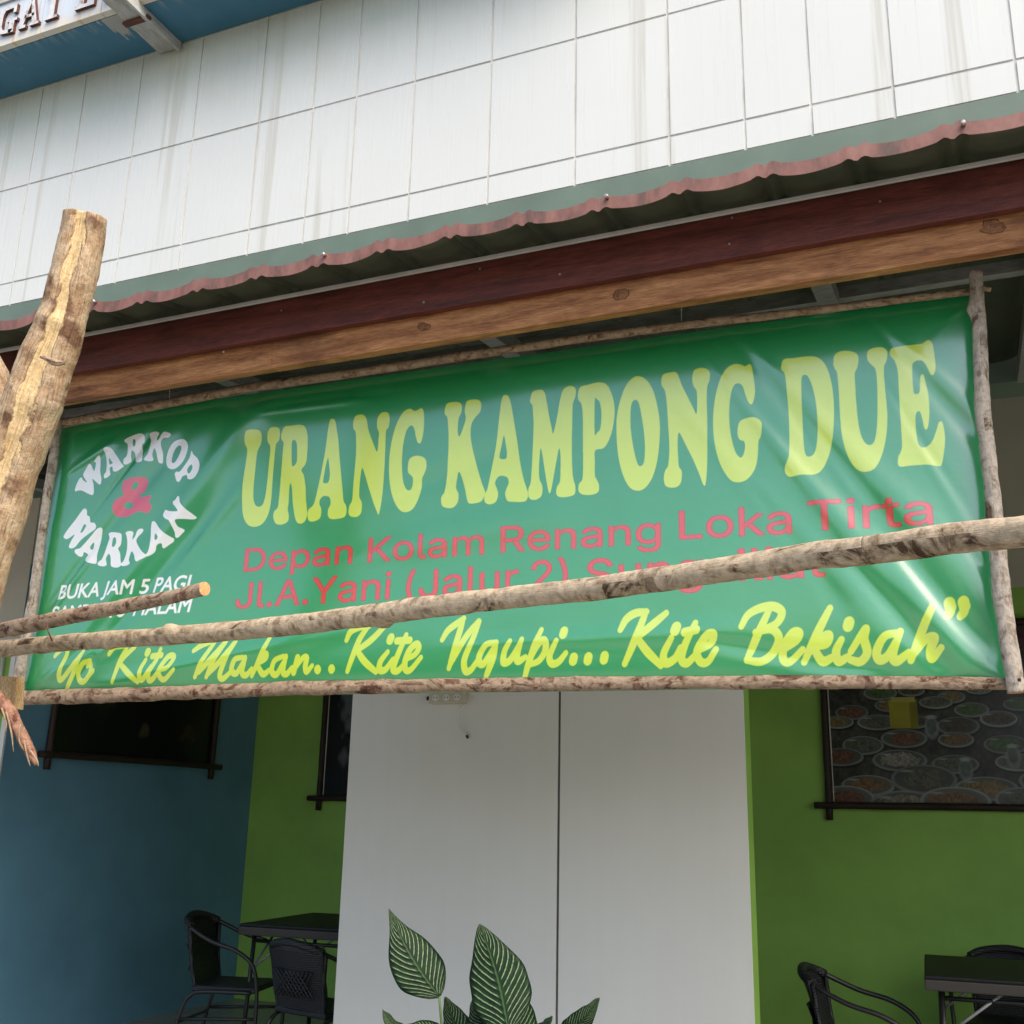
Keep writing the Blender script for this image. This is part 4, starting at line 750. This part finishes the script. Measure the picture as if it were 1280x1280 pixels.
# ------------------------------------------------------------------ chairs and tables
def make_chair():
    t = thing('rattan_chair', 'x', 'chair')
    bmt = mt['blackmetal']; r = .0125
    tube('arm_frame', [(-.235, .24, 0), (-.245, .255, .25), (-.25, .25, .42), (-.262, .215, .55), (-.27, .10, .625), (-.262, -.06, .665), (-.235, -.20, .72), (-.17, -.285, .765), (0, -.31, .785), (.17, -.285, .765), (.235, -.20, .72), (.262, -.06, .665), (.27, .10, .625), (.262, .215, .55), (.25, .25, .42), (.245, .255, .25), (.235, .24, 0)], bmt, t, r, 10, 5)
    for s in (-1, 1):
        tube('leg', [(s * .215, .20, .40), (s * .215, -.12, .395), (s * .215, -.20, .37), (s * .22, -.245, .30), (s * .235, -.33, 0)], bmt, t, r * .95, 10, 5)
        tube('side_stretcher', [(s * .24, .25, .27), (s * .228, -.26, .25)], bmt, t, r * .7, 8, 2)
    tube('cross_stretcher', [(-.225, -.27, .23), (.225, -.27, .23)], bmt, t, r * .7, 8, 2)
    # woven back: curved sheet with thickness
    nu, nv = 14, 10; v = []
    for th in (0, .014):
        for j in range(nv + 1):
            for i in range(nu + 1):
                a = -1 + 2 * i / nu; h = j / nv; w = .185 + .045 * h
                y = -.175 - .11 * h - .03 * (1 - a * a) * h + .035 * a * a * h; z = .395 + .385 * h - .03 * abs(a) ** 3 * h
                v.append((a * w, y - th, z))
    n1 = (nu + 1) * (nv + 1); f = []
    for s in (0, n1):
        for j in range(nv):
            for i in range(nu):
                a = s + j * (nu + 1) + i; f.append((a, a + 1, a + nu + 2, a + nu + 1))
    rim = [i for i in range(nu + 1)] + [j * (nu + 1) + nu for j in range(1, nv + 1)] + [nv * (nu + 1) + i for i in range(nu - 1, -1, -1)] + [j * (nu + 1) for j in range(nv - 1, 0, -1)]
    for k in range(len(rim)): a, b = rim[k], rim[(k + 1) % len(rim)]; f.append((a, b, b + n1, a + n1))
    bk = pyd('woven_back', v, f, mt['rattan'], t, True)
    # raised diagonal lattice in the middle of the back
    for k in range(-3, 4):
        for s in (-1, 1):
            tube('lattice_strand', [(k * .034 - .065, -.246, .50), (k * .034, -.257 - .004 * s, .57), (k * .034 + .065, -.276, .64)] if s > 0 else [(k * .034 + .065, -.246, .50), (k * .034, -.261, .57), (k * .034 - .065, -.276, .64)], mt['rattan'], bk, .006, 5, 2)
    tube('wrapped_rail', [(-.215, -.235, .74), (-.15, -.295, .77), (0, -.318, .79), (.15, -.295, .77), (.215, -.235, .74)], mt['rattan'], t, .022, 10, 5)
    for s in (-1, 1): tube('back_edge', [(s * .19, -.18, .40), (s * .205, -.215, .55), (s * .228, -.235, .74)], mt['rattan'], t, .013, 8, 4)
    box('woven_seat', (-.215, -.20, .395), (.215, .225, .43), mt['rattan'], t, .015)
    return t
def copy_tree(o, parent=None):
    c = o.copy(); sc.collection.objects.link(c); c.parent = parent
    for ch in list(o.children): copy_tree(ch, c)
    return c
ch0 = make_chair()
CH = [(-4.14, 5.68, R(-76), 'black woven chair seen from its side against the blue and green corner'),
      (-3.36, 5.42, R(-14), 'black woven chair with a lattice back, partly hidden by the white column'),
      (-.60, 5.66, R(-90), 'black armchair showing only its bent arm tubes, left of the right hand table'),
      (-.02, 6.85, R(172), 'black chair whose curved top just shows behind the right hand table')]
chairs = [ch0] + [copy_tree(ch0) for _ in CH[1:]]
for o, (x, y, rz, lb) in zip(chairs, CH):
    o.location = (x, y, 0); o.scale = (.9, .9, 1.0 if o is ch0 else .93); o.rotation_euler = (0, 0, rz); o['label'] = lb; o['category'] = 'chair'; o['group'] = 'black woven cafe chairs'
def make_table():
    t = thing('folding_table', 'x', 'table'); s = .44
    box('table_edge', (-s, -s, .690), (s, s, .736), mt['tableedge'], t, .006)
    box('tabletop', (-s + .002, -s + .002, .7365), (s - .002, s - .002, .752), mt['tabletop'], t, .006)
    for sx in (-1, 1):
        for sy in (-1, 1): tube('leg', [(sx * .37, sy * .37, .69), (sx * .39, sy * .39, 0)], mt['blackmetal'], t, .013, 10, 2)
        tube('brace', [(sx * .372, -.372, .50), (sx * .372, -.12, .69)], mt['steel'], t, .007, 8, 2); tube('brace', [(sx * .372, .372, .50), (sx * .372, .12, .69)], mt['steel'], t, .007, 8, 2)
    for sy in (-1, 1):
        tube('cross_bar', [(-.37, sy * .37, .655), (.37, sy * .37, .655)], mt['blackmetal'], t, .010, 8, 2)
        tube('brace', [(-.372, sy * .372, .50), (-.12, sy * .372, .69)], mt['steel'], t, .007, 8, 2)
    return t
tb = make_table(); tb2 = copy_tree(tb)
for o, x, y, rz, lb in ((tb, -3.70, 6.10, R(4), 'black folding table in the left corner between two woven chairs'), (tb2, .08, 5.98, R(3), 'black folding table under the large plates picture at lower right')):
    o.location = (x, y, 0); o.rotation_euler = (0, 0, rz); o['label'] = lb; o['category'] = 'table'; o['group'] = 'black folding cafe tables'
ash = thing('ashtray', 'small glass ashtray on the left black table', 'ashtray', (-3.45, 6.0, .753))
tube('glass_dish', [(0, 0, 0, .035), (0, 0, .012, .042), (0, 0, .03, .045)], M('glass_dish', (.3, .32, .33), .1, .8).m, ash, sides=14, n=2)

# ------------------------------------------------------------------ calathea in a pot
m = M('striped_leaf', (.03, .09, .03), .45, .12); su = m.n('SeparateXYZ'); m.l(m.n('TexCoord').outputs['UV'], su.inputs[0])
av = m.math('ABSOLUTE', su.outputs[1]); ph = m.math('SUBTRACT', m.math('MULTIPLY', su.outputs[0], 1.0), m.math('MULTIPLY', av, .30))
nz_ = m.noise(m.coord('UV', (1, 1, 1)), 5, 3); st_ = m.math('SINE', m.math('MULTIPLY', m.math('ADD', ph, m.math('MULTIPLY', nz_, .02)), 88.0))
pat = m.math('MULTIPLY', m.ramp(st_, [(.74, 0.0), (.90, .85)]), m.ramp(av, [(.09, 0.0), (.16, 1.0), (.82, .9), (.95, 0.0)]))
pat = m.math('MULTIPLY', pat, m.ramp(m.noise(m.coord('UV', (3, 1, 1)), 9, 2), [(.30, .35), (.5, 1.0)]))
base = m.ramp(m.noise(m.coord('UV'), 4, 3), [(.3, (.004, .014, .007)), (.7, (.009, .030, .011))])
cc = m.mix(pat, base, (.22, .30, .16)); cc = m.mix(m.ramp(av, [(.02, .8), (.04, 0.0)]), cc, (.05, .10, .03)); m.col(cc)
m.bump(st_, .35, .002); m.b.inputs['Transmission Weight'].default_value = 0; mt['leaf'] = m.m
mt['stem'] = M('green_stem', (.07, .13, .045), .5, .4).m
pp = thing('potted_calathea', 'striped leaved calathea plant in front of the white column', 'plant', (-1.5, 3.12, 0)); po = Vector((-1.5, 3.12, 0))
PY = 3.12
def leaf(base_px, tip_px, wpx, bend=.0, twist=.0, y0=PY, y1=PY, side=.0, cup=.12, foldk=0.0, point=.0):
    B, T_ = P(*base_px, y0) - po, P(*tip_px, y1) - po; ax = (T_ - B); L = ax.length; ax.normalize()
    view = (P(*base_px, y0) - EYE).normalized(); sd_ = ax.cross(view).normalized(); nr_ = sd_.cross(ax).normalized()
    if twist: q = Matrix.Rotation(twist, 3, ax); sd_ = q @ sd_; nr_ = q @ nr_
    W = wpx / F * 3.6 * .5; nu, nv = 26, 10; v = []; uv = []; f = []
    for i in range(nu + 1):
        u = i / nu; w = W * (max(0, math.sin(math.pi * min(1, u ** .80 * .97 + .015))) ** .88) * (1 - .18 * u) * 1.08 * (1 - point * u ** 2.6)
        if i == nu: w = W * .01
        c = B + ax * (L * u) + sd_ * (side * math.sin(math.pi * u) * L) + nr_ * (bend * math.sin(math.pi * u) * L)
        for j in range(nv + 1):
            a = -1 + 2 * j / nv; k = w * (1 + .025 * math.sin(u * 19 + a * 3) * abs(a))
            zz = cup * abs(a) ** 1.3 * w + .0025 * math.sin(u * 27 + (2 if a > 0 else 0)) * abs(a) ** 2
            v.append(c + sd_ * (a * k * (1 - foldk * (a > 0))) + nr_ * zz); uv.append((u, a))
    for i in range(nu):
        for j in range(nv): q = i * (nv + 1) + j; f.append((q, q + 1, q + nv + 2, q + nv + 1))
    me = bpy.data.meshes.new('leaf'); me.from_pydata([tuple(q) for q in v], [], f); ul = me.uv_layers.new(name='UVMap')
    for lp_ in me.loops: ul.data[lp_.index].uv = uv[lp_.vertex_index]
    me.polygons.foreach_set('use_smooth', [True] * len(me.polygons)); o = mobj('leaf', me, mt['leaf'], pp)
    md = o.modifiers.new('thick', 'SOLIDIFY'); md.thickness = .0012
    return B
def stem(base_px, y0, root):
    B = P(*base_px, y0) - po; mid = (B + Vector(root)) / 2 + Vector((0, 0, .06))
    tube('stem', [tuple(root) + (.006,), tuple(mid) + (.005,), tuple(B) + (.0035,)], mt['stem'], pp, sides=8, n=6)
LV = [((549, 1246), (486, 1136), 60, -.04, .15, PY, PY - .03, .05, .16), ((636, 1292), (599, 1155), 68, .03, -.1, PY - .03, PY, -.03, .14), ((655, 1330), (648, 1225), 58, .05, .5, PY + .05, PY + .07, .03, .2),
      ((580, 1330), (556, 1246), 44, .05, -.6, PY + .04, PY + .05, 0, .2), ((700, 1295), (749, 1247), 24, -.08, .3, PY, PY - .02, -.05, .3), ((620, 1310), (590, 1250), 40, .0, .4, PY + .06, PY + .08, 0, .2),
      ((545, 1310), (478, 1262), 44, .10, .9, PY, PY - .05, .05, .3), ((560, 1300), (500, 1285), 40, .1, .4, PY, PY - .08, 0, .2), ((640, 1330), (690, 1270), 40, .05, -.9, PY - .02, PY - .08, 0, .2), ((600, 1400), (520, 1340), 60, .05, .3, PY - .05, PY - .12, 0, .2), ((660, 1400), (740, 1340), 60, .05, .3, PY - .05, PY - .12, 0, .2)]
rr = random.Random(5)
for L_ in LV:
    leaf(*L_[:9], point=.75 if L_[1] == (486, 1136) else .15); stem(L_[0], L_[5], (rr.uniform(-.05, .05), rr.uniform(-.04, .04), .30))
v = []; f = []; prof_ = [(.0, 0), (.13, 0), (.145, .05), (.17, .28), (.18, .30), (.18, .33), (.165, .33), (.155, .29), (0, .285)]
for i, (r_, z_) in enumerate(prof_):
    for k in range(28): a = 2 * math.pi * k / 28; v.append((r_ * math.cos(a), r_ * math.sin(a), z_))
for i in range(len(prof_) - 1):
    for k in range(28): k2 = (k + 1) % 28; f.append((i * 28 + k, i * 28 + k2, (i + 1) * 28 + k2, (i + 1) * 28 + k))
pyd('pot', v, f, paint('terracotta', (.28, .11, .06), .15, .8), pp, True)

# ------------------------------------------------------------------ trees across the street (seen in the banner's gloss)
m = M('far_foliage', (.05, .09, .03), .7, .3); m.col(m.ramp(m.noise(m.coord('World'), 1.2, 3), [(.3, (.035, .07, .02)), (.7, (.10, .13, .05))])); mt['far'] = m.m
rg = np.random.RandomState(2); N = 9000; v = np.zeros((N * 4, 3), np.float32)
cx = rg.uniform(-26, 40, N); hh = 2.6 + 1.3 * np.sin(cx * .33) + .8 * np.sin(cx * .9 + 1) ; cz = rg.uniform(-.2, 1, N) * hh * 1.0 + .2; cy = -20 + rg.uniform(-2, 2, N) * np.clip(1.3 - cz / 6, .3, 1)
for k, (a, b) in enumerate(((-1, -1), (1, -1), (1, 1), (-1, 1))):
    s = rg.uniform(.18, .42, N); v[k::4, 0] = cx + a * s; v[k::4, 1] = cy + b * s * rg.uniform(-.8, .8, N); v[k::4, 2] = cz + b * s
me = bpy.data.meshes.new('far_hedge_row'); me.from_pydata(v.tolist(), [], [(4 * i, 4 * i + 1, 4 * i + 2, 4 * i + 3) for i in range(N)])
o = mobj('tree_row', me, mt['far']); o['kind'] = 'stuff'; o['label'] = 'green tree row across the street facing the cafe'
